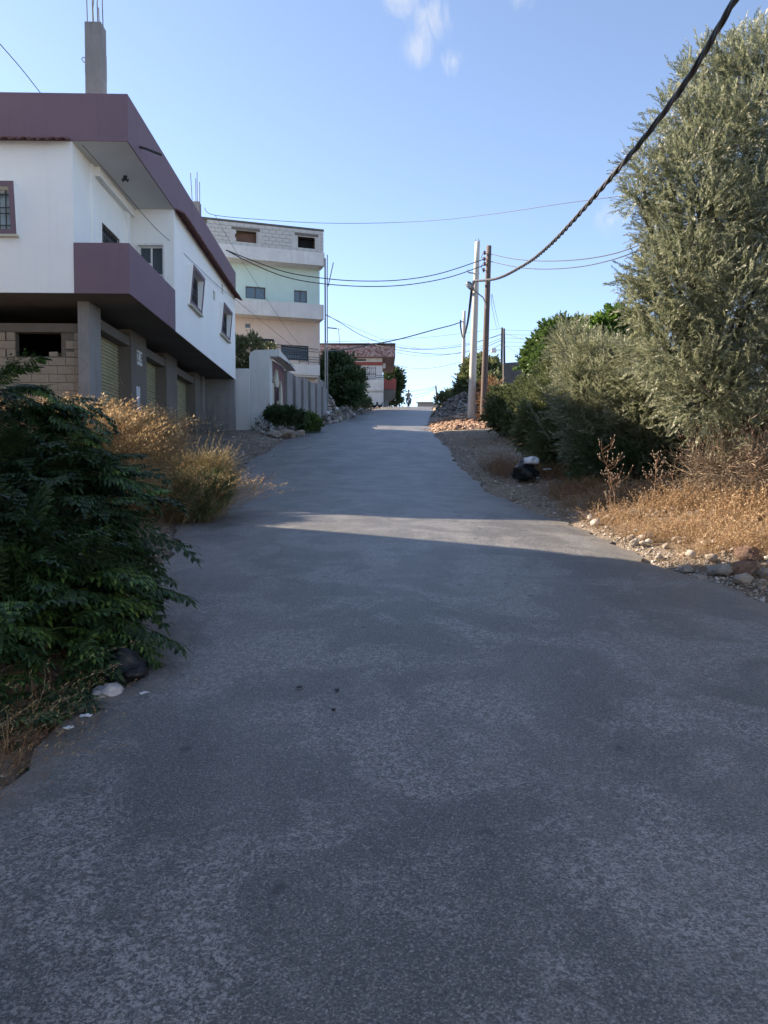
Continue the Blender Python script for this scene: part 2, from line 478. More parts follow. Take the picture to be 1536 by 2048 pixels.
es = nd(t, 'ShaderNodeMath', operation='MULTIPLY_ADD'); t.links.new(en, es.inputs[0]); es.inputs[1].default_value = -1.5; t.links.new(at.outputs['Fac'], es.inputs[2])
c = mixc_(t, ramp(t, es.outputs[0], [(0.0, 0.6), (0.28, 0.0)]), c, (0.17, 0.152, 0.13))
# ramp clamps at 0: shift so that the dusty rim is 0..0.5 m wide
t.links.new(c, b.inputs['Base Color'])
b.inputs['Roughness'].default_value = 0.5; b.inputs['Specular IOR Level'].default_value = 0.7
ah = nd(t, 'ShaderNodeMath', operation='ADD'); t.links.new(grit, ah.inputs[0]); t.links.new(gr2, ah.inputs[1])
bump(t, b, ah.outputs[0], 0.6, 0.01)
M['asphalt'] = m

# soil
m, t, b = new_mat('soil')
co = nd(t, 'ShaderNodeTexCoord').outputs['Object']
c = mixc_(t, ramp(t, noise_n(t, co, 0.5, 6, 0.6), [(0.35, 0.0), (0.65, 1.0)]), (0.19, 0.15, 0.11), (0.28, 0.23, 0.175))
c = mixc_(t, ramp(t, noise_n(t, co, 9, 6, 0.75), [(0.35, 0.7), (0.55, 0.0)]), c, (0.07, 0.055, 0.04))
vo = nd(t, 'ShaderNodeTexVoronoi'); vo.inputs['Scale'].default_value = 11; t.links.new(co, vo.inputs['Vector'])
c = mixc_(t, ramp(t, vo.outputs['Distance'], [(0.12, 0.8), (0.26, 0.0)]), c, (0.34, 0.31, 0.27))
t.links.new(c, b.inputs['Base Color']); b.inputs['Roughness'].default_value = 0.95
bump(t, b, noise_n(t, co, 22, 6, 0.75), 1.0, 0.04)
M['soil'] = m

# ------------------------------------------------------------------ the lie of the land
PY = [-60, -20, 0, 6, 12.6, 17.5, 21, 27, 32.5, 38.8, 54.5, 71.7, 80, 84, 92, 110, 200, 1600]
PZ = [-3.4, -1.5, 0, 0.47, 1.02, 1.5, 1.98, 2.88, 3.62, 4.38, 6.15, 8.25, 9.38, 9.6, 9.5, 8.6, 3.6, -18]
LY = [-60, -20, 0, 3, 5.4, 8, 12.4, 16, 22, 28, 38, 53, 72, 80, 90, 110, 1600]
LX = [-3.0, -2.6, -2.0, -1.6, -1.65, -2.3, -3.15, -3.3, -3.85, -3.8, -3.2, -2.35, -1.08, 0.3, 2, 6, 6]
RY = [-60, -20, 0, 6.65, 9, 12.2, 14.4, 17.7, 22, 27, 36, 51, 68, 80, 90, 110, 1600]
RX = [3.6, 3.6, 3.5, 3.32, 2.98, 2.85, 2.54, 2.2, 2.15, 2.08, 2.2, 3.0, 4.2, 5.2, 7, 11, 11]


def pchip(xs, fs):
    xs = np.array(xs, float); fs = np.array(fs, float); h = np.diff(xs); d = np.diff(fs) / h
    m = np.zeros(len(xs)); m[0] = d[0]; m[-1] = d[-1]
    for i in range(1, len(xs) - 1):
        if d[i - 1] * d[i] > 0:
            w1 = 2 * h[i] + h[i - 1]; w2 = h[i] + 2 * h[i - 1]
            m[i] = (w1 + w2) / (w1 / d[i - 1] + w2 / d[i])

    def f(x):
        x = np.asarray(x, float)
        i = np.clip(np.searchsorted(xs, x) - 1, 0, len(h) - 1)
        q = np.clip((x - xs[i]) / h[i], 0, 1)
        return fs[i] * (2 * q**3 - 3 * q**2 + 1) + h[i] * m[i] * (q**3 - 2 * q * q + q) + fs[i + 1] * (3 * q * q - 2 * q**3) + h[i] * m[i + 1] * (q**3 - q * q)
    return f


zprof, ledge, redge = pchip(PY, PZ), pchip(LY, LX), pchip(RY, RX)


def sstep(a, b, x):
    q = np.clip((x - a) / (b - a), 0, 1)
    return q * q * (3 - 2 * q)


def wob(x, y):
    return (np.sin(x * 1.3 + y * 0.7) + np.sin(x * 0.6 - y * 1.9 + 2) + np.sin(x * 2.9 + y * 2.3 + 1) * 0.6 + np.sin(x * 5.1 - y * 4.3) * 0.35) / 3


def ground_z(x, y):
    x = np.asarray(x, float); y = np.asarray(y, float)
    z = zprof(y)
    dl = ledge(y) - x; dr = x - redge(y)
    z = z - 0.06 * (1 - sstep(-0.1, 0.35, np.maximum(dl, dr)))
    z = z + sstep(0.1, 1.6, dl) * 0.20 + sstep(0, 0.5, dl) * wob(x * 1.4, y * 1.4) * 0.05
    bank = np.clip(dr, 0, 4.5) * (0.085 + 0.26 * sstep(48, 60, y) * (1 - sstep(74, 80, y)))
    z = z + np.where(dr > 0, bank, 0) + sstep(0.1, 0.8, dr) * wob(x, y) * 0.07
    return z


# ------------------------------------------------------------------ ground and road
gx = np.unique(np.concatenate([[-1500, -500, -200, -100, -60, -40, -28, -20], np.arange(-14, 18.01, 0.28), [22, 28, 40, 60, 100, 200, 500, 1500]]))
gy = np.unique(np.concatenate([[-1200, -300, -100, -60, -30, -15, -8, -4], np.arange(-2, 20, 0.25), np.arange(20, 96, 0.7), [98, 102, 108, 115, 125, 140, 170, 220, 300, 500, 900, 1600]]))
X, Y = np.meshgrid(gx, gy)
Z = ground_z(X, Y)
nx, ny = len(gx), len(gy)
idx = np.arange(nx * ny).reshape(ny, nx)
F = np.stack([idx[:-1, :-1], idx[:-1, 1:], idx[1:, 1:], idx[1:, :-1]], -1).reshape(-1, 4)
me = mesh_np('ground', np.stack([X, Y, Z], -1).reshape(-1, 3), F, M['soil'], smooth=True)
tag(link('ground', me), 'stony brown roadside earth with scattered pale chips', kind='structure')

ry = np.unique(np.concatenate([np.arange(-30, 24, 0.12), np.arange(24, 108, 0.3)]))
nq = 48
q = np.linspace(0, 1, nq)
Lr = ledge(ry) + 0.05 * np.sin(ry * 2.1) + 0.035 * np.sin(ry * 5.7 + 1) + 0.02 * np.sin(ry * 13.1)
Rr = redge(ry) + 0.05 * np.sin(ry * 1.7 + 2) + 0.035 * np.sin(ry * 6.3) + 0.02 * np.sin(ry * 14.3)
def rough(n, s, amp, seed):
    g = np.random.default_rng(seed).normal(size=n + 8 * s); k = np.hanning(4 * s + 1); k /= k.sum()
    r_ = np.convolve(g, k, 'same')[4 * s:4 * s + n]; return amp * r_ / r_.std()


Lr += rough(len(ry), 1, .018, 1) + rough(len(ry), 4, .035, 2); Rr += rough(len(ry), 1, .022, 3) + rough(len(ry), 4, .045, 4)
Lr[ry < 9] -= 0.12 * sstep(9, 6, ry[ry < 9])
X = Lr[:, None] * (1 - q) + Rr[:, None] * q
Y = np.repeat(ry[:, None], nq, 1)
edge = np.minimum(X - Lr[:, None], Rr[:, None] - X)
Z = zprof(Y) + 0.012 + 0.018 * sstep(0, 0.3, edge) + 0.04 * np.sin(PI * q)[None, :] + 0.010 * np.sin(X * 1.1 + Y * 0.5) * np.sin(Y * 0.9)
idx = np.arange(X.size).reshape(X.shape)
F = np.stack([idx[:-1, :-1], idx[:-1, 1:], idx[1:, 1:], idx[1:, :-1]], -1).reshape(-1, 4)
me = mesh_np('road', np.stack([X, Y, Z], -1).reshape(-1, 3), F, M['asphalt'], tint=edge.reshape(-1) + 0.72, smooth=True)
tag(link('road', me), 'worn grey asphalt road climbing the hill', kind='structure')


# ------------------------------------------------------------------ the plum and white building
A0 = (-5.68, 17.3); AR = R(1.6); AG = 1.9
bld = empty('corner_building', (A0[0], A0[1], AG), 'white two storey building with plum roof band and balcony over roller shutters', 'building', rz=AR)
OFF = (0, 0, -AG)
ZB, ZF, ZT, ZR = 5.81, 6.01, 9.12, 10.15


def part(mb, name, mat, parent=bld, **k):
    return mb.build(name, M[mat], parent, OFF, **k)


def win_holes(*w):
    return [(a0 + .12, a1 - .12, z0 + .12, z1 - .12) for a0, a1, z0, z1 in w]


WF = (-4.05, -2.42, 7.06, 8.18)                # front window rim (along local x)
WS = [(5.85, 7.5, 6.93, 8.09), (10.9, 12.7, 7.03, 8.15)]    # side window rims (along local y)
mb = MB()
mb.wall(-7.0, -1.2, ZB, ZT, lambda a, b, c, d: mb.box(a, b, 0, 0.22, c, d), win_holes(WF))
part(mb, 'front_wall', 'white_wall')
mb = MB()
side_holes = win_holes(*WS) + [(9.75, 10.15, 7.98, 8.30), (11.4, 11.7, 8.6, 8.95)]
mb.wall(4.2, 14.4, ZB, ZT, lambda a, b, c, d: mb.box(-0.22, 0, a, b, c, d), side_holes)
part(mb, 'side_wall', 'white_wall')
mb = MB()
mb.wall(0.22, 4.2, ZF, ZT, lambda a, b, c, d: mb.box(-1.42, -1.2, a, b, c, d), [(1.9, 3.3, ZF, 8.0)])
mb.box(-1.2, -1.06, 1.35, 4.2, 8.9, ZT)
mb.box(-1.2, -1.13, 3.72, 3.98, ZF, 8.9)
mb.box(-1.2, -1.16, 1.15, 1.35, ZF, ZT)
part(mb, 'recess_wall', 'white_wall')
mb = MB()
mb.wall(-1.2, -0.22, ZF, ZT, lambda a, b, c, d: mb.box(a, b, 4.2, 4.4, c, d), [(-0.98, -0.30, 6.75, 8.13)])
part(mb, 'recess_end_wall', 'white_wall')
mb = MB(); mb.box(-7.0, -6.2, 0.22, 14.4, ZB, ZT); mb.box(-6.2, -0.22, 14.2, 14.4, ZB, ZT); part(mb, 'rear_wall', 'white_wall')
mb = MB()
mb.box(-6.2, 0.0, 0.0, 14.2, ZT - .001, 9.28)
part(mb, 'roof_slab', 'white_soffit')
mb = MB()
mb.box(-7.03, 0.03, -0.03, 0.2, ZT + .004, ZR); mb.box(-0.2, 0.03, 0.2, 14.43, ZT + .004, ZR)
mb.box(-7.03, -6.2, 0.2, 14.43, ZT + .004, ZR); mb.box(-6.2, -0.2, 14.2, 14.43, ZT + .004, ZR)
part(mb, 'roof_band', 'plum')
mb = MB(); mb.box(-1.2, 0.02, -0.02, 0.15, ZB - .010, 6.91); mb.box(-0.15, 0.02, 0.15, 4.2, ZB - .010, 6.91)
part(mb, 'balcony_parapet', 'plum')
mb = MB(); mb.box(-6.2, -0.008, 0.008, 14.39, ZB - .012, ZF - .003)
part(mb, 'floor_slab', 'dark_conc')
# ground floor frame
mb = MB(); mb.box(-1.41, -1.15, 0.75, 1.55, 0.8, ZB + .008); part(mb, 'corner_column', 'pale_conc')
for y0, y1 in ((4.0, 5.5), (7.8, 9.25), (12.1, 13.0)):
    mb = MB(); mb.box(-1.75, -1.15, y0, y1, 0.8, ZB + .008); part(mb, 'column', 'conc')
mb = MB(); mb.box(-1.65, -1.22, 13.0, 14.1, 0.8, ZB + .008); part(mb, 'end_panel', 'dark_conc')
mb = MB(); mb.box(-1.22, -1.10, 13.35, 13.6, 0.8, ZB + .006); part(mb, 'pilaster', 'pale_conc')
mb = MB(); mb.box(-1.22, 0.0, 14.12, 14.4, 0.8, ZB - .002); part(mb, 'end_wall', 'pale_conc')
for y0, y1 in ((1.55, 4.0), (5.5, 7.8), (9.25, 12.1)):
    mb = MB(); mb.box(-1.45, -1.19, y0, y1, 5.34, 5.58); part(mb, 'lintel', 'conc')
    mb = MB()
    n = int((5.34 - 1.6) / 0.03)
    prof = []
    for k in range(n + 1):
        z = 1.6 + k * (3.74 / n)
        prof.append((-1.52 + (0.02, 0.026, -0.02)[k % 3], z))
    b0 = len(mb.v)
    for xx, z in prof:
        mb.v += [(xx, y0, z), (xx, y1, z)]
    for k in range(n):
        mb.f.append((b0 + 2 * k, b0 + 2 * k + 1, b0 + 2 * k + 3, b0 + 2 * k + 2))
    mb.box(-1.62, -1.55, y0, y1, 1.2, 5.34)
    part(mb, 'roller_shutter', 'shutter')
mb = MB(); mb.box(-1.35, -0.9, 1.2, 14.1, 1.0, 1.75); part(mb, 'step', 'conc')
# end detritus panel beside the third shutter
mb = MB(); mb.box(-1.5, -1.42, 11.5, 12.1, 2.8, 4.0); part(mb, 'rusty_panel', 'rock_brown')
# block wall under the front edge
mb = MB(); mb.wall(-7.0, -1.41, 0.8, 5.15, lambda a, b, c, d: mb.box(a, b, 1.13, 1.3, c, d), [(-3.0, -1.94, 4.59, 5.15)])
part(mb, 'mortar_bed', 'mortar')
mb = MB(); mb.box(-7.0, -1.41, 1.05, 1.32, 5.15, 5.35); part(mb, 'front_lintel', 'conc')
mb = MB(); mb.box(-6.3, -6.15, 1.3, 14.2, 0.8, ZB); mb.box(-6.15, -1.65, 14.0, 14.2, 0.8, ZB); part(mb, 'ground_wall', 'dark_conc')
mb = MB(); mb.box(-6.1, -1.8, 1.35, 13.9, 1.3, 1.5); part(mb, 'shop_floor', 'dark_conc')
bm_ = MB(); bm_.box(-0.194, 0.194, -0.05, 0.06, -0.092, 0.092); blk = bm_.mesh('concrete_block', M['block'])
bm_ = MB(); bm_.box(-0.094, 0.094, -0.05, 0.06, -0.092, 0.092); hblk = bm_.mesh('half_concrete_block', M['block'])
rw = random.Random(3)
for r_ in range(15):
    zc = 5.15 - 0.0985 - r_ * 0.197
    x = -1.425 - (0.0 if r_ % 2 else 0.2)
    if r_ % 2 == 0:
        link('concrete_block', hblk, bld, (-1.525, 1.13, zc - AG), (0, 0, 0))
    while x > -4.6:
        xc = x - 0.2
        if r_ < 3 and -3.0 < xc + 0.19 and xc - 0.19 < -1.94:
            # next to the opening only a short block on the right
            if r_ == 2 and xc > -2.62: link('concrete_block', hblk, bld, (xc + .1, 1.15, zc - AG - 0.02), (0, R(rw.uniform(-3, 3)), 0), (1, 1, 0.6))
        else:
            link('concrete_block', blk, bld, (xc, 1.13 + rw.uniform(-.006, .006), zc - AG + rw.uniform(-.003, .003)), (R(rw.uniform(-.6, .6)), R(rw.uniform(-.4, .4)), 0))
        x -= 0.4
    if r_ < 3:
        link('concrete_block', hblk, bld, (-3.10, 1.128, zc - AG))
# window hoods: tapered boxes standing out of the wall, plum rim round the opening


def hood(a0, a1, z0, z1, fn, nm='window_hood'):
    """fn(a, out, z) -> local point; out is the distance proud of the wall"""
    T, B, w = 0.17, 0.06, 0.11

    def o_at(z): return B + (T - B) * (z - z0) / (z1 - z0)
    shell, rim = MB(), MB()
    quads = [((a0, z0), (a1, z0), (a1 - w, z0 + w), (a0 + w, z0 + w)), ((a1, z0), (a1, z1), (a1 - w, z1 - w), (a1 - w, z0 + w)),
             ((a1, z1), (a0, z1), (a0 + w, z1 - w), (a1 - w, z1 - w)), ((a0, z1), (a0, z0), (a0 + w, z0 + w), (a0 + w, z1 - w))]
    for qd in quads:
        shell.hexa([fn(a, -0.05, z) for a, z in qd] + [fn(a, o_at(z), z) for a, z in qd])
        rim.hexa([fn(a, o_at(z) + .002, z) for a, z in qd] + [fn(a, o_at(z) + 0.02, z) for a, z in qd])
    h = part(shell, nm, 'white_wall')
    r = rim.build('rim', M['plum'], h)
    s = MB(); s.hexa([fn(a0 - .03, -0.02, z0 - .05), fn(a1 + .03, -0.02, z0 - .05), fn(a1 + .03, B + .06, z0 - .05), fn(a0 - .03, B + .06, z0 - .05),
                      fn(a0 - .03, -0.02, z0 - .004), fn(a1 + .03, -0.02, z0 - .004), fn(a1 + .03, B + .06, z0 - .004), fn(a0 - .03, B + .06, z0 - .004)])
    s.build('sill', M['cream'], h)
    return h


def window(a0, a1, z0, z1, fn, frame='white_frame', glass='glass', bars=True, name='window', parent=bld, off=OFF, split=1, curtain=False):
    """fn(a, depth, z): depth goes into the wall"""
    fr = MB(); w = 0.045

    def bx(mb, p0, p1, d0, d1, q0, q1):
        mb.hexa([fn(p0, d0, q0), fn(p1, d0, q0), fn(p1, d1, q0), fn(p0, d1, q0), fn(p0, d0, q1), fn(p1, d0, q1), fn(p1, d1, q1), fn(p0, d1, q1)])
    bx(fr, a0, a1, .08, .14, z0, z0 + w); bx(fr, a0, a1, .08, .14, z1 - w, z1)
    bx(fr, a0, a0 + w, .08, .14, z0 + w, z1 - w); bx(fr, a1 - w, a1, .08, .14, z0 + w, z1 - w)
    for k in range(1, split + 1):
        am = a0 + (a1 - a0) * k / (split + 1)
        bx(fr, am - w / 2, am + w / 2, .08, .14, z0 + w, z1 - w)
    f = fr.build(name, M[frame], parent, off)
    g = MB(); bx(g, a0 + w, a1 - w, .11, .118, z0 + w, z1 - w)
    g.build('pane', M['curtain' if curtain else glass], f)
    if bars:
        br = MB()
        nb = max(3, int((a1 - a0) / 0.13))
        for k in range(nb + 1):
            am = a0 + .01 + (a1 - a0 - .02) * k / nb
            bx(br, am - .009, am + .009, .03, .05, z0, z1)
        for zz in (0.12, 0.42, 0.56, 0.88):
            zm = z0 + (z1 - z0) * zz
            bx(br, a0, a1, .024, .03, zm - .012, zm + .012)
        br.build('grille', M['black_metal'], f)
    return f


fy = lambda a, d, z: (a, d, z)              # a wall facing the camera
fx = lambda a, d, z: (-d, a, z)             # a wall facing the road
hood(*WF, lambda a, o, z: (a, -o, z))
window(WF[0] + .12, WF[1] - .12, WF[2] + .12, WF[3] - .12, fy, curtain=True)
for w_ in WS:
    hood(*w_, lambda a, o, z: (o, a, z))
    window(w_[0] + .12, w_[1] - .12, w_[2] + .12, w_[3] - .12, fx, frame='brown_frame')
window(9.75, 10.15, 7.98, 8.30, fx, bars=False, split=0, frame='brown_frame', name='vent_window')
window(11.4, 11.7, 8.6, 8.95, fx, bars=False, split=0, frame='brown_frame', name='vent_window')
window(1.9, 3.3, ZF, 8.0, lambda a, d, z: (-1.2 - d, a, z), frame='brown_frame', name='balcony_door')
f_ = window(-0.98, -0.30, 6.75, 8.13, lambda a, d, z: (a, 4.2 + d, z), bars=False, name='casement_window')
mb = MB(); mb.box(-0.935, -0.64, 4.27, 4.35, 7.62, 7.67); mb.box(-0.64, -0.345, 4.27, 4.35, 7.32, 7.37); mb.box(-1.03, -.98, 4.16, 4.21, 6.7, 8.18); mb.box(-.30, -.25, 4.16, 4.21, 6.7, 8.18); mb.box(-.98, -.30, 4.16, 4.21, 8.13, 8.18)
mb.build('glazing_bar', M['white_frame'], f_)
# roof tiles along the foot of the band


def tile_mesh():
    mb = MB(); n = 6; r = 0.1
    for k in range(n + 1):
        a = PI * k / n
        for (yy, zz) in ((0.02, 0.05), (-0.30, -0.09)):
            mb.v.append((-r * math.cos(a), yy, zz + 0.065 * math.sin(a)))
            mb.v.append((-(r - .016) * math.cos(a), yy, zz + 0.05 * math.sin(a) - .004))
    for k in range(n):
        b = 4 * k
        mb.f += [(b, b + 2, b + 6, b + 4), (b + 1, b + 5, b + 7, b + 3), (b + 2, b + 3, b + 7, b + 6)]
    return mb.mesh('roof_tile', M['tile'])


tm = tile_mesh()
for k in range(42):
    link('roof_tile', tm, bld, (-1.32 - k * 0.205, -0.0, 9.11 - AG + rw.uniform(-.006, .006)), (R(rw.uniform(-2, 2)), 0, R(rw.uniform(-2, 2))))
for k in range(50):
    link('roof_tile', tm, bld, (0.0, 4.35 + k * 0.205, 9.11 - AG + rw.uniform(-.006, .006)), (R(rw.uniform(-2, 2)), 0, R(90 + rw.uniform(-2, 2))), (1, .95, 1))
# spouts, soffit lamp, roof columns
mb = MB(); mb.tube([(0.02, .85, 9.38), (0.20, .87, 9.34), (0.52, .95, 9.24)], 0.03, 8); part(mb, 'spout', 'black_metal')
mb = MB(); mb.tube([(-3.05, -0.02, 9.58), (-2.9, -0.3, 9.46), (-2.72, -0.55, 9.31)], 0.03, 8); part(mb, 'spout', 'black_metal')
mb = MB(); mb.tube([(-.62, 1.9, 9.12), (-.62, 1.9, 9.04)], 0.05, 8)
mb.tube([(-.62, 1.9, 9.04), (-.68, 1.9, 8.99), (-.69, 1.88, 9.05)], [.02, .03, .02], 6); mb.tube([(-.62, 1.9, 9.04), (-.56, 1.9, 8.99), (-.55, 1.92, 9.05)], [.02, .03, .02], 6)
part(mb, 'soffit_lamp', 'black_metal')
mb = MB()
rcol = MB()
zz = 10.1
for k in range(10):
    j = lambda: rw.uniform(-.004, .004)
    rcol.box(-1.07 + j(), -0.70 + j(), 0.5 + j(), 0.86 + j(), zz, zz + .19); zz += .19
rc = part(rcol, 'roof_column', 'pale_conc')
for k, (xx, yy, hh) in enumerate(((-1.02, .55, .95), (-.98, .8, .9), (-.9, .6, .58), (-.84, .82, .5), (-.79, .56, .75), (-.75, .8, .8))):
    mb = MB(); mb.tube([(xx, yy, zz), (xx - .01, yy, zz + hh * .6), (xx + .015 * (-1) ** k, yy, zz + hh)], .011, 6)
    mb.build('rebar', M['rebar'], rc)
mb = MB(); mb.tube([(-1.06, .55, 11.2), (-1.13, .55, 11.24), (-1.16, .55, 11.19), (-1.12, .55, 11.13), (-1.06, .55, 11.12)], .01, 5); mb.build('hook', M['rebar'], rc)
rcol = MB(); rcol.box(-.62, -.34, 9.2, 9.55, 10.0, 11.14); rc = part(rcol, 'roof_column', 'pale_conc')
for k, (xx, yy, hh) in enumerate(((-.58, 9.25, 1.0), (-.5, 9.45, .9), (-.42, 9.3, 1.05), (-.38, 9.5, .8))):
    mb = MB(); mb.tube([(xx, yy, 11.1), (xx - .05 * (k == 0), yy, 11.1 + hh)], .012, 6); mb.build('rebar', M['rebar'], rc)
# number plate and torn notice on the second column


def text_obj(txt, size, mat, loc, rot, parent=None, name='lettering', extrude=0.002):
    cu = bpy.data.curves.new(name, 'FONT'); cu.body = txt; cu.size = size; cu.extrude = extrude; cu.align_x = 'CENTER'; cu.align_y = 'CENTER'
    o = bpy.data.objects.new(name, cu); COL.objects.link(o); o.location = loc; o.rotation_euler = rot
    me = bpy.data.meshes.new_from_object(o); me.materials.clear(); me.materials.append(mat)
    bpy.data.objects.remove(o)
    return link(name, me, parent, loc, rot)


lx, zz1 = 4.38, 5.05
mb = MB(); mb.box(-1.148, -1.135, 4.52, 5.0, 4.93, 5.33); pl = part(mb, 'number_plate', 'old_white')
text_obj('Z B', 0.36, M['black_metal'], (-1.130, 4.76, 5.13), (R(90), 0, R(90)), pl)
mb = MB(); mb.v += [(-1.146, 4.42, 4.30), (-1.146, 4.80, 4.32), (-1.146, 4.80, 4.05), (-1.146, 4.74, 3.9), (-1.146, 4.84, 3.72), (-1.146, 4.78, 3.62), (-1.146, 4.42, 3.65), (-1.146, 4.50, 3.85), (-1.146, 4.44, 4.1)]
mb.f.append(tuple(range(9))); o_ = part(mb, 'torn_notice', 'paper')

# ------------------------------------------------------------------ yard wall and gate
GA = R(90) - math.atan2(11.5, 1.4)          # the road-side wall leans this much to the right
wl = MB()
p0 = P(463, 862, 32.3); gz0 = 3.3
zt_ = P(480, 737, 32.3).z
wl.box(-6.35, -5.62, 32.3, 32.55, gz0, zt_)
tag(wl.build('yard_wall', M['gate_white'], bevel=0.01), 'short bare white wall between the plum building and the gate pillar', 'wall')
gate = empty('entrance_gate', (-4.8, 32.5, 3.55), 'white rendered gateway with slanting canopy, maroon wall and pointed cream panels', 'gate', rz=-GA)
# local: y runs along the road away from us, x towards the road; origin at the near road corner of the pillar
GO = (0, 0, -3.55)
gtop = P(540, 699, 32.5).z; gun = P(550, 713, 32.5).z
mb = MB()
pts = [(-0.88, 3.2), (0, 3.2), (0, gtop), (-0.62, gtop - .01), (-0.74, gtop - .05), (-0.83, gtop - .12), (-0.88, gtop - .25)]
mb.prism(pts, lambda a, z, h: (a, h, z), 0.40, 0.0)
mb.build('pillar', M['gate_white'], gate, GO)
mb = MB()
mb.hexa([(0.0, 0, gun), (0.42, 0, gun), (0.40, 3.0, gun - .05), (0.0, 3.0, gun - .05), (0.0, 0, gtop), (0.42, 0, gtop), (0.40, 3.0, gtop - .48), (0.0, 3.0, gtop - .48)])
mb.build('canopy', M['gate_white'], gate, GO)
mb = MB(); mb.wall(0.4, 3.1, 3.2, gun - .002, lambda a, b, c, d: mb.box(-0.36, -0.16, a, b, c, d), [(.75, 2.6, 3.2, 5.95)])
mb.build('gate_wall', M['maroon'], gate, GO)
mb = MB(); mb.box(-.30, -.26, .75, 1.66, 3.4, 5.95); lf = mb.build('gate_leaf', M['maroon_door'], gate, GO)
mb = MB(); mb.box(-.30, -.26, 1.68, 2.6, 3.4, 5.95); lf = mb.build('gate_leaf', M['maroon_door'], gate, GO)
for (ya, yb, zt2, zp) in ((0.44, 0.72, 6.08, 6.6), (2.08, 2.42, 5.55, 6.15)):
    mb = MB(); mb.prism([(ya, 6.05 if ya < 1 else 3.5), (yb, 6.05 if ya < 1 else 3.5), (yb, zt2), ((ya + yb) / 2, zp), (ya, zt2)], lambda a, z, h: (h, a, z), -0.155, -0.07)
    mb.build('pointed_panel', M['cream'], gate, GO)
mb = MB(); mb.prism([(1.2, 5.78), (1.62, 5.78), (1.78, 6.02), (1.45, 6.55), (1.08, 6.02)], lambda a, z, h: (h, a, z), -0.155, -0.05); mb.build('pointed_panel', M['cream'], gate, GO)
mb = MB(); mb.box(-.25, -.12, .80, 1.12, 3.5, 5.9); mb.build('cream_strip', M['cream'], gate, GO)
mb = MB(); mb.box(-.25, -.12, 2.06, 2.42, 3.5, 5.25); mb.build('cream_strip', M['cream'], gate, GO)
mb = MB()
for k in range(5):
    a = 1.62 + 0.07 * math.cos(k * 1.3) + .05; z = 4.62 + .07 * math.sin(k * 1.3)
    mb.box(-.255, -.245, a - .02, a + .02, z - .02, z + .02)
mb.build('painted_mark', M['white_frame'], gate, GO)
mb = MB(); mb.tube([(.42, .95, gtop - .42), (.50, .95, gtop - .42), (.50, 1.2, gtop - .45)], .035, 8); mb.build('gate_lamp', M['black_metal'], gate, GO)
# ribbed boundary wall: panels between darker piers
bw = empty('boundary_wall', (-4.8 + .35, 35.6, 4.0), 'stained concrete boundary wall of panels and darker piers beyond the gate', 'wall', rz=-GA)
y = 0.0
k = 0
while y < 8.8:
    wpan, wpier = 1.05, 0.62
    g0 = float(zprof(35.6 + y)) + 0.0
    topz = 6.75 + y * 0.045 - (0.10 if k % 2 else 0)
    mb = MB(); mb.box(-0.2, 0.0, y, y + wpan, g0 - .2, topz); mb.build('wall_panel', M['pale_conc'], bw, (0, 0, -4.0))
    mb = MB(); mb.box(-0.3, -0.08, y + wpan, y + wpan + wpier, g0 - .2, topz + .05); mb.build('pier', M['dark_conc' if k % 2 == 0 else 'conc'], bw, (0, 0, -4.0))
    y += wpan + wpier; k += 1
mb = MB()
for k in range(9):
    mb.box(-.18, -.04, 7.6 + k * .22, 7.72 + k * .22, 7.0, 7.28)
mb.box(-.18, -.04, 7.55, 9.6, 7.28, 7.36)
mb.build('pierced_coping', M['pale_conc'], bw, (0, 0, -4.0))

# ------------------------------------------------------------------ four storey block behind
C0 = (-3.5, 45.1); CR = R(18.2); CG = 5.2
apt = empty('apartment_block', (C0[0], C0[1], CG), 'four storey block with bare masonry top, mint storey and peach storey', 'building', rz=CR)
CO = (0, 0, -CG)


def apart(mb, name, mat, **k): return mb.build(name, M[mat], apt, CO, **k)


def AP(u, v, ly): return in_frame(u, v, C0, CR, ly)


def hole(u0, u1, v0, v1, ly):
    a = AP(u0, v0, ly); b = AP(u1, v1, ly)
    return (a[0], b[0], b[1] + .13, a[1] + .13)


HT = [hole(470, 513, 459, 487, 0), hole(596, 630, 471, 500, 0)]
HM = [hole(491, 531, 572, 599, 1.0), hole(588, 614, 580, 606, 1.0)]
HP = [hole(490, 501, 647, 656, 1.0), hole(562, 617, 689, 722, 1.0), hole(449, 478, 668, 700, 1.0)]
mb = MB(); mb.wall(-6.9, 0, 15.0, 16.25, lambda a, b, c, d: mb.box(a, b, 0.03, 0.2, c, d), HT); apart(mb, 'top_wall', 'mortar')
mb = MB(); mb.box(-6.9, 0.02, -0.02, 0.22, 16.25, 16.36); mb.box(-6.9, 0.0, 9.8, 10, 15, 16.3); mb.box(-.2, 0, .22, 9.8, 15, 16.3); apart(mb, 'coping', 'dark_conc')
mb = MB(); mb.box(-6.7, -.2, .23, 9.8, 16.1, 16.24); apart(mb, 'roof_slab', 'dark_conc')
bw_ = MB(); bw_.box(-0.194, 0.194, 0, 0.06, -0.09, 0.09); bmesh_w = bw_.mesh('masonry_block', M['block_white'])
for r_ in range(6):
    zc = 15.10 + r_ * 0.208
    x = -0.2 - 0.2 * (r_ % 2)
    if r_ % 2: link('masonry_block', bmesh_w, apt, (-.1, 0, zc - CG), scale=(.5, 1, 1.08))
    while x > -6.7:
        if not any(h[0] - .12 < x < h[1] + .12 and h[2] - .02 < zc < h[3] + .05 for h in HT):
            link('masonry_block', bmesh_w, apt, (x, rw.uniform(-.008, .008), zc - CG), (0, 0, 0), (1, 1, 1.08))
        x -= 0.4
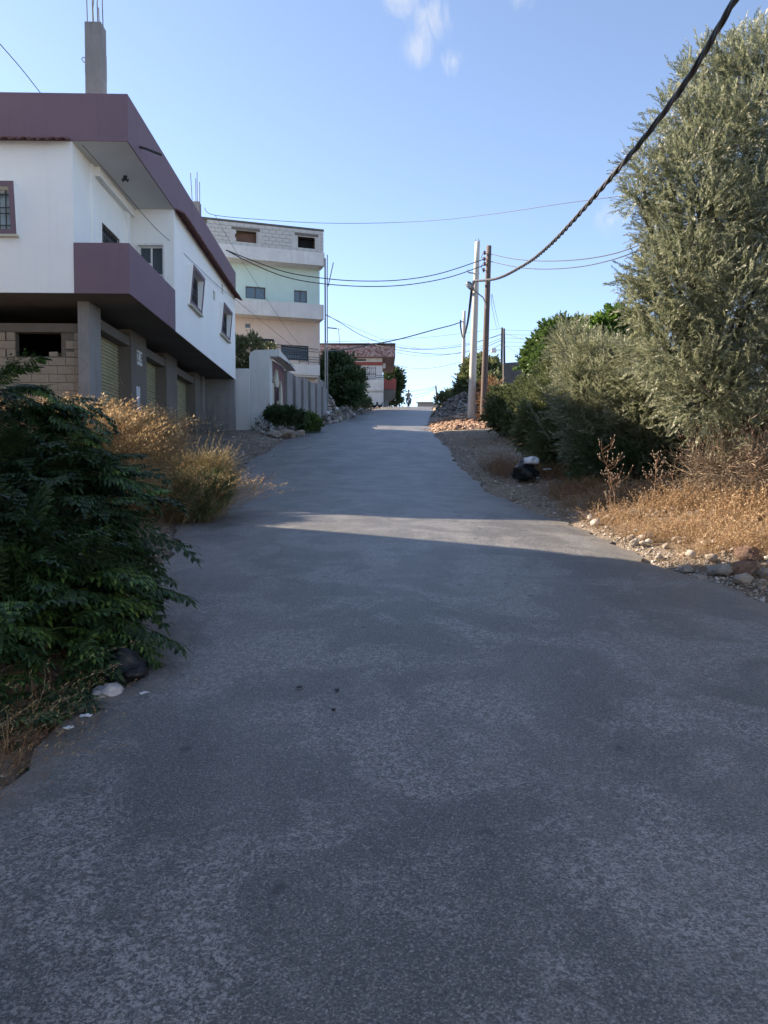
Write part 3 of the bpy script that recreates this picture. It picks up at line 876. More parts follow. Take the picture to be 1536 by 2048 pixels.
for h in HT:
    mb = MB(); mb.box(h[0] - .2, h[1] + .2, -0.012, .1, h[3], h[3] + .15); apart(mb, 'lintel', 'conc')
    for j0, j1 in ((h[0] - .33, h[0] - .003), (h[1] + .003, h[1] + .33)):
        mb = MB(); mb.box(j0, min(j1, -.01), -0.008, .1, h[2] - .02, h[3]); apart(mb, 'jamb', 'block_white')
    mb = MB(); mb.box(h[0], h[1], .6, .65, h[2], h[3]); mb2 = apart(mb, 'opening', 'dark_room')  # near-black panel paints the unlit inside of the opening
mb = MB(); mb.box(HT[0][0] - .3, HT[0][1] + .3, .45, .58, HT[0][2] - .1, HT[0][3]); apart(mb, 'inner_wall', 'rock_brown')
mb = MB(); mb.box(-6.9, 0.05, -0.05, 1.0, 14.27, 14.998); apart(mb, 'plaster_band', 'old_white')
mb = MB(); mb.wall(-6.9, 0, 11.3, 14.27, lambda a, b, c, d: mb.box(a, b, 1.0, 1.2, c, d), HM); apart(mb, 'mint_wall', 'mint')
mb = MB(); mb.box(-6.9, -.18, 0.0, 0.15, 11.2, 12.04); mb.box(-.18, 0, 0.0, .98, 11.2, 12.04); mb.box(-6.9, -.18, .15, 1.0, 11.2, 11.32); apart(mb, 'upper_balcony', 'old_white')
mb = MB(); mb.wall(-6.9, 0, 5.0, 11.2, lambda a, b, c, d: mb.box(a, b, 1.0, 1.2, c, d), HP); apart(mb, 'peach_wall', 'peach')
mb = MB(); mb.box(-.2, 0, 1.2, 9.8, 5, 14.9); mb.box(-6.9, 0, 9.8, 10, 5, 15); mb.box(-6.9, -6.7, 1.2, 9.8, 5, 15); apart(mb, 'rear_wall', 'old_white')
bl0 = AP(578, 740, 0)[0]
mb = MB(); mb.box(bl0, -.25, 0.0, 0.12, 7.95, 8.55); mb.box(bl0, -.25, .12, 1.0, 7.85, 8.0); apart(mb, 'lower_balcony', 'old_white')
mb = MB()
for zz in (8.72, 8.85, 9.0):
    mb.tube([(bl0 + .6, .06, zz), (-.25, .06, zz)], .018, 5)
for xx in (bl0 + .6, bl0 + 1.15, -.27):
    mb.tube([(xx, .06, 8.5), (xx, .06, 9.02)], .018, 5)
mb.tube([(-.26, .06, 6.9), (-.26, .06, 9.4)], .02, 5)
apart(mb, 'railing', 'black_metal')
cfy = lambda a, d, z: (a, 1.0 + d, z)
for h in HM:
    window(*h, cfy, frame='brown_frame', glass='glass2', bars=False, name='sliding_window', parent=apt, off=CO)
window(*HP[0], cfy, frame='steel', glass='glass2', bars=False, split=0, name='small_window', parent=apt, off=CO)
window(*HP[1], cfy, frame='black_metal', bars=True, name='grilled_window', parent=apt, off=CO)
window(*HP[2], cfy, frame='black_metal', bars=False, name='sliding_window', parent=apt, off=CO)
a = AP(518, 669, .4); b = AP(553, 696, .4)
mb = MB(); mb.hexa([(a[0], .95, a[1]), (b[0] - .05, .95, a[1]), (b[0], .55, b[1]), (a[0], .55, b[1]), (a[0], .98, a[1] + .02), (b[0] - .05, .98, a[1] + .02), (b[0], .58, b[1] + .02), (a[0], .58, b[1] + .02)])
apart(mb, 'awning', 'black_metal')
mb = MB(); mb.tube([(-4.5, .96, 9.9), (-.1, .96, 9.62)], .02, 5); mb.tube([(-4.5, .96, 9.75), (-.1, .96, 9.45)], .015, 5); apart(mb, 'conduit', 'steel')
mb = MB(); mb.tube([(.07, -.08, 5.2), (.07, -.08, 14.7)], .05, 8); apart(mb, 'drain_pipe', 'steel')
mb = MB(); mb.tube([(.19, -.10, 5.2), (.19, -.10, 14.0), (.20, -.1, 14.9)], .03, 8); apart(mb, 'drain_pipe', 'steel')
mb = MB(); mb.tube([(.24, -.10, 13.1), (.56, -.10, 14.5)], .03, 6); apart(mb, 'antenna_mast', 'steel')
mb = MB(); mb.tube([(.2, -.10, 10.72), (.74, -.12, 10.70)], .035, 6); apart(mb, 'bracket', 'steel')
mb = MB(); mb.box(-3.5, -.3, 1.4, 1.5, 5.0, 7.8); apart(mb, 'lower_opening', 'dark_room')  # near-black panel for the unlit lower storey

apt.location.z -= .13
# unseen house added behind the corner building to throw shade on the road
mb = MB(); mb.box(-19, -9.2, 32.2, 38.3, 2.5, 14.0)
tag(mb.build('yard_house', M['old_white'], bevel=.02), 'plain white house in the yard behind the plum building', 'building')
mb = MB(); mb.box(-17, -6.2, 53, 75, 5, 18)  # another unseen house, added to keep the upper road in shade
tag(mb.build('rear_house', M['old_white'], bevel=.02), 'plain white house behind the four storey block', 'building')

# ------------------------------------------------------------------ red trimmed house at the crest
D0 = (-0.18, 84.0); DG = 9.5
red = empty('red_house', (D0[0], D0[1], DG), 'white house with peeling red roof edge and red balcony at the crest', 'building')
DO = (0, 0, -DG)


def rpart(mb, name, mat, **k): return mb.build(name, M[mat], red, DO, **k)


def DP(u, v, ly=0): return in_frame(u, v, D0, 0, ly)


zt1, zb1 = DP(700, 692.5)[1], DP(760, 716)[1]
mb = MB(); mb.hexa([(-11, -.8, zb1), (1.4, -.8, zb1), (1.3, 11, zb1), (-11, 11, zb1), (-11, -.8, zt1 + .1), (1.4, -.8, zt1 - .08), (1.3, 11, zt1 - .08), (-11, 11, zt1 + .1)])
rpart(mb, 'roof_fascia', 'red_peel')
mb = MB(); mb.box(-11.05, 1.42, -.83, 11, zt1 + .101, zt1 + .2); rpart(mb, 'roof_coping', 'pale_conc')
oy0, oy1 = DP(690, 757)[1], DP(690, 736)[1]
mb = MB(); mb.wall(-11, 0, DP(0, 783)[1], zb1, lambda a, b, c, d: mb.box(a, b, 0, .25, c, d), [(DP(668, 0)[0], DP(731, 0)[0], oy0 - .6, oy1), (-.25 - .0, -.05, 13, 13.01)])
mb.box(-.25, 0, .25, 10.8, DP(0, 783)[1], zb1)
rpart(mb, 'upper_wall', 'old_white')
mb = MB(); mb.box(DP(668, 0)[0], DP(731, 0)[0], 1.2, 1.3, oy0 - .6, oy1); rpart(mb, 'room', 'dark_room')  # near-black panel paints the unlit room behind the opening
mb = MB(); mb.box(-11, .02, -.04, -.002, DP(0, 731)[1], DP(0, 724)[1]); rpart(mb, 'red_stripe', 'red_paint')
mb = MB()
for k in range(12):
    xx = DP(703 + k * 2.5, 0)[0]
    mb.box(xx - .05, xx + .03, -.07, -.003, DP(0, 722)[1], DP(0, 718.5)[1])
rpart(mb, 'vent_slot', 'dark_room')
px0, px1 = DP(721, 0, -1)[0], DP(767.3, 0, -1)[0]
mb = MB(); mb.box(px0, px1, -1.1, -.95, DP(0, 781, -1)[1], DP(0, 759, -1)[1]); mb.box(px0, px0 + .15, -.95, 0, DP(0, 781, -1)[1], DP(0, 759, -1)[1]); mb.box(px0, px1, -1.0, 0, DP(0, 781, -1)[1] - .12, DP(0, 781, -1)[1] + .05)
rpart(mb, 'balcony_parapet', 'old_white')
mb = MB(); mb.box(px0 + .05, px1 - .03, -.9, 0, 8.2, DP(0, 782, -1)[1] - .1); mb.box(-11, px0 + .05, 0, .25, 8.2, DP(0, 783)[1]); mb.box(-.25, .0, .25, 10.8, 8.2, DP(0, 783)[1] - .002); rpart(mb, 'lower_wall', 'old_white')
mb = MB()
for xx in (DP(693, 0, -1)[0], DP(711, 0, -1)[0], DP(731, 0, -1)[0], DP(751, 0, -1)[0]):
    mb.tube([(xx, -1.0, oy0 - .05), (xx, -1.0, oy1)], .035, 5)
for k in range(10):
    xx = DP(711 + k * 4, 0, -1)[0]; mb.tube([(xx, -1.0, oy0 - .05), (xx, -1.0, oy1)], .018, 4)
for vv in (736, 748, 758):
    mb.tube([(DP(693, 0, -1)[0], -1.0, DP(0, vv, -1)[1]), (DP(751, 0, -1)[0], -1.0, DP(0, vv, -1)[1])], .03, 5)
for vv in (751, 755):
    mb.tube([(DP(751, 0, -1)[0], -1.0, DP(0, vv, -1)[1]), (px1, -1.0, DP(0, vv, -1)[1])], .022, 5)
mb.tube([(px0 - .3, -1.0, 9.6), (px0 - .3, -1.0, oy0)], .05, 6); mb.tube([(px0 - .1, -1.0, 9.6), (px0 - .1, -1.0, oy0)], .04, 6)
rpart(mb, 'railing', 'black_metal')
# side balcony
sz0, sz1 = DP(0, 778, 0)[1], DP(0, 760, 0)[1]
mb = MB()
n = 18
outl = [(0.02, sz0 - .05)] + [(0.02 + 1.48 * k / n, sz1 + .1 * math.sin(k / n * PI * 3) + .1 * (k / n)) for k in range(n + 1)] + [(1.5, sz0 - .05)]
mb.prism([(a, z) for a, z in outl], lambda a, z, h: (a, h, z), .15, 0); mb.box(1.35, 1.5, .15, 8, sz0 - .05, sz1)
rpart(mb, 'side_balcony', 'red_paint')
mb = MB(); mb.hexa([(0.02, 0.02, sz0 - 1.3), (0.3, 0.02, sz0 - 1.3), (0.3, 8, sz0 - 1.0), (0.02, 8, sz0 - 1.0), (0.02, .02, sz0 - .06), (1.48, .02, sz0 - .06), (1.48, 8, sz0 - .06), (0.02, 8, sz0 - .06)]); rpart(mb, 'balcony_underside', 'conc')
mb = MB(); mb.box(0.02, .65, .4, .7, 8.2, sz0 - 1.2); rpart(mb, 'side_column', 'pale_conc')
mb = MB(); mb.box(.05, .35, 2.5, 2.6, DP(0, 735, 2)[1], DP(0, 725, 2)[1]); rpart(mb, 'side_window', 'white_frame')
mb = MB(); p = P(676, 656, 84); mb.tube([(P(680, 692, 84).x - D0[0], .5, zt1), (p.x - D0[0], .5, p.z)], .035, 5); mb.tube([(p.x - D0[0] - .2, .5, p.z), (p.x - D0[0] + .25, .5, p.z)], .03, 5); rpart(mb, 'antenna', 'steel')

# unseen building to the left, inferred from the foreground shadow and shaped to cast it
nb = empty('neighbour_building', (-12, 0, 0), 'tall plain rendered building beside the road, left of the view', 'building')
mb = MB(); mb.prism([(-26, -8), (-8.5, -8), (-8.5, 12.7), (-9.3, 13.5), (-13.0, 15.6), (-26, 15.8)], lambda a, b_, h: (a + 12, b_, h), -1, 8.6)
mb.build('wall', M['old_white'], nb)
mb = MB(); mb.prism([(-24, 1), (-10, 1), (-10, 13.6), (-13.4, 14.0), (-24, 14.3)], lambda a, b_, h: (a + 12, b_, h), 8.6, 14.5)  # higher part added so that its shadow reaches on across the verge
mb.build('roof_storey', M['old_white'], nb)
mb = MB(); mb.prism([(-26.2, -8.2), (-8.3, -8.2), (-8.3, 12.0)], lambda a, b_, h: (a + 12, b_, h), 8.6, 8.75)
mb.build('cornice', M['conc'], nb)

# unseen pale houses added to the right and behind to bounce sunlight into the shade
for (x0, x1, y0, y1, h_, lab) in ((8.5, 19, -17, 1.5, 9.0, 'cream two storey house across the road, right of the view'), (-6, 7, -42, -30, 9.5, 'pale house down the road behind the viewer')):
    hs_ = empty('roadside_house', (x0, y0, -2), lab, 'building')
    mb = MB(); mb.wall(0, y1 - y0, 0, h_, lambda a, b, c, d: mb.box(0, .25, a, b, c, d), [(k * 3.4 + 1.2, k * 3.4 + 2.5, z_, z_ + 1.3) for k in range(int((y1 - y0) / 3.4)) for z_ in (3.2, 6.2)])
    mb.box(.25, x1 - x0, 0, .25, 0, h_); mb.box(.25, x1 - x0, y1 - y0 - .25, y1 - y0, 0, h_); mb.box(x1 - x0 - .25, x1 - x0, .25, y1 - y0 - .25, 0, h_); mb.build('wall', M['white_wall'], hs_)
    mb = MB(); mb.box(-.2, x1 - x0 + .2, -.2, y1 - y0 + .2, h_, h_ + .3); mb.build('roof', M['pale_conc'], hs_)
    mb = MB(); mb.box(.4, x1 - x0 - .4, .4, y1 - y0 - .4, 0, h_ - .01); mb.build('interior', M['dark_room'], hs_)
# retaining wall on the right, grey block house wall
mb = MB(); a = P(1007, 726, 46); b = P(1056, 722, 46)
mb.hexa([(a.x, 46, 4), (a.x + 5, 46, 4), (a.x + 5, 46.3, 4), (a.x, 46.3, 4), (a.x, 46, a.z), (a.x + 5, 46, a.z + .35), (a.x + 5, 46.3, a.z + .35), (a.x, 46.3, a.z)])
tag(mb.build('garden_wall', M['dark_conc']), 'plain dark grey wall above the hedge, behind the paired poles', 'wall')
# low far wall seen past the crest
mb = MB(); a = P(835, 806, 120); b = P(892, 806, 120); mb.box(a.x, b.x + 6, 120, 120.3, a.z - 3, a.z); mb.box(a.x - .2, a.x + 2.5, 119.7, 120.0, a.z, a.z + .15)
tag(mb.build('far_wall', M['pale_conc']), 'low pale wall just beyond the road crest', 'wall')


# ------------------------------------------------------------------ poles and cables
def gz(x, y): return float(ground_z(x, y))


def pole(name, base_uv, top_uv, d, r0, r1, mat, label, dtop=None, sides=14, group=None):
    b_ = P(*base_uv, d); t_ = P(*top_uv, dtop or d)
    g = min(b_.z, gz(b_.x, d)) - .3
    o = empty(name, (b_.x, d, b_.z), label, 'utility pole', group)
    mb = MB(); nseg = 10
    pts = []
    for k in range(nseg + 1):
        q_ = k / nseg
        z_ = g + (t_.z - g) * q_
        pts.append((b_.x + (t_.x - b_.x) * max(0, (z_ - b_.z) / (t_.z - b_.z)) - b_.x, (t_.y - d) * q_, z_ - b_.z))
    mb.tube(pts, [r0 + (r1 - r0) * k / nseg for k in range(nseg + 1)], sides)
    s = mb.build('shaft', M[mat], o, smooth=False)
    for p_ in s.data.polygons: p_.use_smooth = len(p_.vertices) == 4
    return o, Vector((b_.x, d, b_.z)), t_


wp, wb, wt = pole('concrete_pole', (942, 846), (955, 484), 38, .20, .12, 'pole_conc', 'nearest pale concrete pole, beside the wooden pole with the street lamp')
mb = MB()
for dx, dz in ((-.08, .12), (.05, .18), (.09, .08)): mb.tube([(wt.x - wb.x + dx, 0, wt.z - wb.z - .05), (wt.x - wb.x + dx * 1.2, 0, wt.z - wb.z + dz)], .015, 5)
mb.build('rebar_stub', M['rebar'], wp)
mb = MB(); q_ = P(941, 545, 37.8) - wb; mb.tube([(q_.x + .45, 0, q_.z), (q_.x - .1, -.1, q_.z + .02), (q_.x - .12, -.1, q_.z + .15)], .03, 6); mb.build('bracket', M['steel'], wp)
fp, fb, ft = pole('concrete_pole', (926, 798), (928.5, 622), 68, .20, .13, 'pole_conc', 'distant pale concrete pole on the dirt mound near the crest')
tp, tb, tt = pole('wooden_pole', (966, 850), (978, 492), 36.5, .165, .115, 'pole_wood', 'rough brown wooden pole carrying the street lamp and insulators')
# insulators
for k, (u, v) in enumerate(((970, 505), (969, 517), (970, 527), (968, 539))):
    q_ = P(u, v, 36.3) - tb
    mb = MB(); mb.tube([(q_.x, -.1, q_.z - .08), (q_.x, -.1, q_.z - .03), (q_.x, -.1, q_.z + .02), (q_.x, -.1, q_.z + .08)], [.03, .07, .045, .06], 8)
    mb.tube([(q_.x, -.1, q_.z), (q_.x + .22, 0, q_.z - .03)], .015, 5)
    mb.build('insulator', M['porcelain'], tp)
mb = MB(); q1 = P(969, 500, 36.3) - tb; q2 = P(968, 545, 36.3) - tb
mb.tube([(q1.x, -.15, q1.z), (q1.x - .14, -.15, (q1.z * .7 + q2.z * .3)), (q1.x + .02, -.15, (q1.z + q2.z) / 2), (q1.x - .16, -.15, q2.z * .7 + q1.z * .3), (q2.x, -.15, q2.z)], .014, 5); mb.build('jumper_wire', M['cable'], tp)
# lamp arm and head
c1 = P(973, 606, 36.3) - tb; c2 = P(966, 594, 36.3) - tb; c3 = P(948, 580, 36.2) - tb; c4 = P(934, 564, 36.0) - tb
mb = MB(); mb.tube([(c1.x, -.12, c1.z - .25), (c1.x - .03, -.14, c1.z), (c2.x, -.15, c2.z), (c3.x, -.25, c3.z)], .028, 8); arm = mb.build('lamp_arm', M['steel'], tp)
mb = MB()
A_ = Vector((c3.x, -.25, c3.z)); B_ = Vector((c4.x, -.45, c4.z))
mb.tube([A_.lerp(B_, q_) for q_ in (0, .15, .4, .75, .95, 1.05)], [.04, .09, .14, .15, .10, .03], 10); lh = mb.build('lamp_head', M['lamp_case'], tp, smooth=True)
mb = MB(); dn_ = Vector((-.03, -.10, -.05)); mb.tube([A_.lerp(B_, q_) + dn_ for q_ in (.35, .5, .75, .92)], [.03, .09, .09, .03], 8); mb.build('lamp_lens', M['lamp_lens'], lh)
# paired dark poles
dp, db, dt = pole('dark_pole', (1003, 752), (1004, 655), 72, .12, .09, 'black_wood', 'left one of two dark poles in front of the grey wall')
mb = MB(); q_ = P(985, 700, 72) - db; mb.tube([(0, 0, q_.z), (q_.x, 0, q_.z)], .03, 5); mb.build('lamp_arm', M['steel'], dp)
mb = MB(); mb.hexa([(q_.x - .15, -.25, q_.z - .22), (q_.x + .35, -.25, q_.z - .22), (q_.x + .35, .2, q_.z - .22), (q_.x - .15, .2, q_.z - .22), (q_.x - .1, -.2, q_.z + .15), (q_.x + .3, -.2, q_.z + .15), (q_.x + .3, .2, q_.z + .15), (q_.x - .1, .2, q_.z + .15)]); mb.build('floodlight', M['white_frame'], dp)
dp2, db2, dt2 = pole('dark_pole', (1009, 770), (1008, 657), 70, .12, .09, 'black_wood', 'right one of two dark poles in front of the grey wall')
hp, hb, ht = pole('dark_pole', (875, 812), (871.5, 771), 125, .15, .12, 'pole_dark', 'small lone dark pole beyond the crest of the road')


def spline(pts, n=8):
    pts = [Vector(p) for p in pts]
    out = []
    for i in range(len(pts) - 1):
        p0 = pts[max(0, i - 1)]; p1 = pts[i]; p2 = pts[i + 1]; p3 = pts[min(len(pts) - 1, i + 2)]
        for k in range(n):
            q = k / n
            out.append(0.5 * ((2 * p1) + (p2 - p0) * q + (2 * p0 - 5 * p1 + 4 * p2 - p3) * q * q + (3 * p1 - p0 - 3 * p2 + p3) * q**3))
    out.append(pts[-1])
    return out


def cable(pix, r, label, mat='cable', n=8, name='overhead_cable'):
    pts = spline([P(*p) for p in pix], n)
    mb = MB(); mb.tube(pts, r, 5)
    return tag(mb.build(name, M[mat]), label, 'cable')


# the thick twisted bundle that passes overhead
TB = [(1640, -260, 3.6), (1470, 0, 5.5), (1362, 178, 7.0), (1235, 340, 9.1), (1100, 490, 14.7), (1040, 535, 20.3), (990, 558, 29.7), (948, 562, 37.7)]
ax = spline([P(*p) for p in TB], 40)
root = empty('twisted_cable', P(948, 562, 37.7), 'thick twisted cable bundle sweeping overhead from the nearest concrete pole', 'cable')
length = 0; acc_ = [0]
for i in range(1, len(ax)):
    length += (ax[i] - ax[i - 1]).length; acc_.append(length)
rs_ = [0.5]
for s_ in range(3):
    pts = []
    for i in range(0, len(ax)):
        tg = (ax[min(i + 1, len(ax) - 1)] - ax[max(i - 1, 0)]).normalized()
        sd = tg.cross(Vector((0, 0, 1))).normalized(); up_ = sd.cross(tg)
        grow = 0.023 + 0.018 * min(1, acc_[i] / 32)
        w = s_ * 2 * PI / 3 + acc_[i] * 2 * PI / 0.95
        pts.append(ax[i] + (sd * math.cos(w) + up_ * math.sin(w)) * grow - Vector(root.location))
    # resample the long segments so that the lay of the strands stays round
    dense = []
    for i in range(len(ax) - 1):
        m_n = max(1, int((acc_[i + 1] - acc_[i]) / 0.09))
        for k in range(m_n):
            q = k / m_n
            c_ = ax[i].lerp(ax[i + 1], q)
            tg = (ax[i + 1] - ax[i]).normalized(); sd = tg.cross(Vector((0, 0, 1))).normalized(); up_ = sd.cross(tg)
            ss = acc_[i] + (acc_[i + 1] - acc_[i]) * q
            grow = 0.0135 + 0.018 * min(1, ss / 32)
            w = s_ * 2 * PI / 3 + ss * 2 * PI / 1.25
            dense.append((c_ + (sd * math.cos(w) + up_ * math.sin(w)) * grow - Vector(root.location), grow * 0.95))
    mb = MB(); mb.tube([p_[0] for p_ in dense], [p_[1] for p_ in dense], 6)
    mb.build('strand', M['cable_grey' if s_ else 'cable'], root, smooth=True)
cable([(948, 562, 37.7), (944, 575, 37.7), (941, 600, 39), (936, 640, 46), (930, 668, 58), (927, 676, 66), (924, 670, 67.5), (921, 652, 67.8), (921, 640, 67.8)], .07, 'black bundle hanging from the near concrete pole to the far one')
cable([(925, 643, 68), (905, 650, 66), (870, 659, 63), (800, 678, 60), (740, 690, 57), (690, 699, 54), (652, 702, 51)], .045, 'thick black cable from the far concrete pole across the red house')
cable([(452, 500, 27), (510, 523, 29), (575, 545, 31), (650, 557, 32.5), (720, 562, 34), (800, 560, 35), (880, 547, 36), (972, 517, 36.4)], .02, 'upper one of two black wires crossing to the lamp pole')
cable([(452, 500, 27), (510, 530, 29), (575, 555, 31), (650, 568, 32.5), (740, 573, 34), (820, 569, 35), (900, 554, 36), (972, 529, 36.4)], .02, 'lower one of two black wires crossing to the lamp pole')
cable([(982, 508, 36.5), (1030, 518, 33), (1090, 522, 30), (1160, 519, 27), (1230, 507, 24), (1300, 482, 20)], .017, 'upper wire from the lamp pole into the olive tree')
cable([(982, 523, 36.5), (1040, 535, 33), (1100, 538, 30), (1170, 532, 27), (1240, 515, 24), (1310, 487, 20)], .017, 'lower wire from the lamp pole into the olive tree')
cable([(409, 416, 26.5), (428, 430, 27.5), (520, 439, 30), (640, 446, 33), (760, 446, 35), (880, 440, 33), (1000, 426, 30), (1120, 408, 26), (1250, 391, 20)], .010, 'hair-thin wire from the rear roof column to the olive tree', 'cable')
cable([(-60, 20, 14), (0, 88, 15), (45, 140, 16), (84, 190, 17.4)], .009, 'thin wire dropping to the plum roof at the upper left')
cable([(165, 290, 17.0), (205, 335, 18), (255, 392, 19.2), (310, 455, 20.5), (352, 492, 22), (392, 530, 24), (440, 575, 28), (478, 605, 31), (545, 660, 38), (622, 722, 43.8)], .008, 'thin wire running down along the plum building wall')
cable([(430, 430, 28), (470, 500, 33), (520, 578, 38), (575, 660, 41), (600, 690, 43)], .008, 'thin slanting wire in front of the mint storey')
cable([(650, 628, 46), (680, 645, 52), (730, 674, 60), (790, 693, 66), (850, 699, 69), (930, 691, 71), (1003, 668, 72)], .022, 'sagging wire from the drain pipe corner to the paired poles')
cable([(676, 656, 84), (710, 675, 80), (760, 692, 76), (830, 705, 74), (900, 708, 73), (960, 698, 72), (1003, 680, 72)], .022, 'sagging wire from the antenna to the paired poles')
cable([(650, 630, 46), (720, 660, 56), (790, 688, 64), (840, 697, 68)], .01, 'faint wire above the red house roof')
cable([(794, 731, 84), (830, 737, 80), (870, 735, 77), (920, 724, 74), (965, 707, 72), (1003, 688, 72)], .022, 'lowest long sagging wire from the red house')
cable([(794, 705, 84), (830, 711, 80), (880, 711, 77), (940, 700, 74), (1003, 676, 72)], .02, 'wavy wire from the red roof corner to the paired poles')
cable([(800, 697, 84), (850, 697, 80), (900, 692, 76), (950, 684, 74), (1003, 670, 72)], .018, 'taut wire from the red roof corner to the paired poles')
cable([(650, 684, 47), (720, 682, 56), (800, 678, 64), (880, 672, 70), (1003, 657, 72)], .010, 'faint straight wire behind the concrete poles')
cable([(984, 588, 36.5), (990, 618, 50), (999, 658, 71)], .012, 'thin wire dropping from the lamp pole to the paired poles')
cable([(982, 590, 36.5), (985, 618, 50), (994, 660, 71)], .012, 'second thin wire dropping beside the lamp pole')
for k, (v0, lab) in enumerate(((660, 'topmost'), (669, 'second'), (676, 'third'), (684, 'fourth'), (692, 'lowest'))):
    cable([(1008, v0, 70), (1060, v0 + 1, 76), (1130, v0, 84)], .011, lab + ' of the five level wires right of the paired poles')
cable([(1008, 666, 70), (1045, 679, 60), (1085, 692, 50)], .015, 'slanting wire from the paired poles into the green tree')
cable([(1008, 690, 70), (1035, 706, 60), (1060, 723, 52)], .015, 'lower slanting wire from the paired poles to the grey wall')
cable([(871, 773, 125), (850, 779, 118), (820, 783, 112), (800, 784, 108)], .03, 'upper wire left of the small far pole')
cable([(871, 775, 125), (850, 785, 118), (828, 790, 112)], .03, 'middle wire left of the small far pole')
cable([(871, 777, 125), (850, 790, 118), (826, 797, 112)], .025, 'lower wire left of the small far pole')
cable([(874, 774, 125), (884, 786, 118), (893, 796, 110)], .03, 'wire slanting down right of the small far pole')


# ------------------------------------------------------------------ foliage tools
def sprig(n, length, ll, lw, spread=0.9, droop=0.0, stem=0.004, seed=0, curl=0.15):
    """a twig along +x with n leaves; every leaf is one folded quad; returns verts (k,4,3) and tint (k,4)"""
    g = np.random.default_rng(seed)
    V, T = [], []
    for i in range(n):
        s = length * (0.12 + 0.88 * (i + 0.5) / n)
        side = 1 if i % 2 else -1
        base = np.array([s, 0, -droop * (s / length) ** 2 * length])
        roll = g.uniform(-0.9, 0.9) + (0 if side > 0 else PI)
        a = spread * g.uniform(0.55, 1.1) * (1 - 0.55 * i / n)
        d = np.array([math.cos(a), math.sin(a) * math.cos(roll), math.sin(a) * math.sin(roll)])
        nrm = np.cross(d, [g.uniform(-.4, .4), g.uniform(-.4, .4), 1.0]); nrm /= np.linalg.norm(nrm)
        L_i = ll * g.uniform(0.7, 1.15); w = lw * g.uniform(0.8, 1.2) / 2
        mid = base + d * L_i * 0.5 + np.array([0, 0, curl * L_i * 0.5])
        V.append([base, mid + nrm * w, base + d * L_i, mid - nrm * w])
        c = g.uniform(0, 1)
        T.append([c, c, c, c])
    m_ = np.array([0, 0, -stem]); e_ = np.array([length, 0, -droop * length])
    V.append([m_ * -1, e_, e_ + m_ * .2, m_]); T.append([0.15] * 4)
    return np.array(V), np.array(T)


def scatter(templates, pos, dirs, scale, roll=None, tint_off=None, up=None):
    """place templates at pos with their x axis along dirs; returns verts, quads, tint"""
    n = len(pos)
    dirs = dirs / (np.linalg.norm(dirs, axis=1, keepdims=True) + 1e-9)
    ref = np.tile([0, 0, 1.0], (n, 1)) if up is None else up
    bad = np.abs((dirs * ref).sum(1)) > 0.96
    ref[bad] = [1, 0, 0]
    y = np.cross(ref, dirs); y /= np.linalg.norm(y, axis=1, keepdims=True)
    z = np.cross(dirs, y)
    if roll is not None:
        c, s = np.cos(roll)[:, None], np.sin(roll)[:, None]
        y, z = y * c + z * s, z * c - y * s
    which = rng.integers(0, len(templates), n)
    VV, TT = [], []
    for k, (tv, tt_) in enumerate(templates):
        sel = np.where(which == k)[0]
        if not len(sel): continue
        flat = tv.reshape(-1, 3)
        rot = np.stack([dirs[sel], y[sel], z[sel]], 1)
        w = np.einsum('vi,nij->nvj', flat, rot) * scale[sel][:, None, None] + pos[sel][:, None, :]
        VV.append(w.reshape(-1, 3))
        tn = tt_.reshape(-1)[None, :] * 0.7 + 0.3 * (tint_off[sel][:, None] if tint_off is not None else 0.5)
        TT.append(np.broadcast_to(tn, (len(sel), flat.shape[0])).reshape(-1))
    V = np.concatenate(VV); T = np.concatenate(TT)
    F = np.arange(len(V)).reshape(-1, 4)
    return V, F, T


def blobs_px(lst):
    out = []
    for b_ in lst:
        u, v, d, r = b_[:4]
        p = P(u, v, d); rr = r * d / FPX
        out.append((p.x, p.y, p.z, rr, rr * (b_[4] if len(b_) > 4 else 1.0), rr))
    return out


def sample_blobs(bl, n, lo=0.62, hi=1.05, up_bias=0.35, seed=1, lump=0.22):
    g = np.random.default_rng(seed)
    vol = np.array([b[3] * b[4] + b[3] * b[5] for b in bl]); vol /= vol.sum()
    B = np.array(bl)
    P_, D_ = [], []
    got = 0
    while got < n:
        m_ = int((n - got) * 1.8) + 50
        w = g.choice(len(bl), m_, p=vol)
        d = g.normal(size=(m_, 3)); d /= np.linalg.norm(d, axis=1, keepdims=True)
        r = lo + (hi - lo) * g.random(m_) ** 0.6
        r = r * (1 + lump * np.sin(d[:, 0] * 7 + w) * np.sin(d[:, 1] * 6 + w * 2) * np.sin(d[:, 2] * 7 + w * 3))
        p = B[w, :3] + d * B[w, 3:] * r[:, None]
        deep = np.zeros(m_, bool)
        for k in range(len(bl)):
            q = ((p - B[k, :3]) / B[k, 3:]); deep |= ((q**2).sum(1) < (lo * 0.82) ** 2)
        p = p[~deep]; d = d[~deep]
        P_.append(p); D_.append(d); got += len(p)
    p = np.concatenate(P_)[:n]; d = np.concatenate(D_)[:n]
    d = d + np.array([0, 0, up_bias]) + g.normal(size=(n, 3)) * 0.33
    return p, d


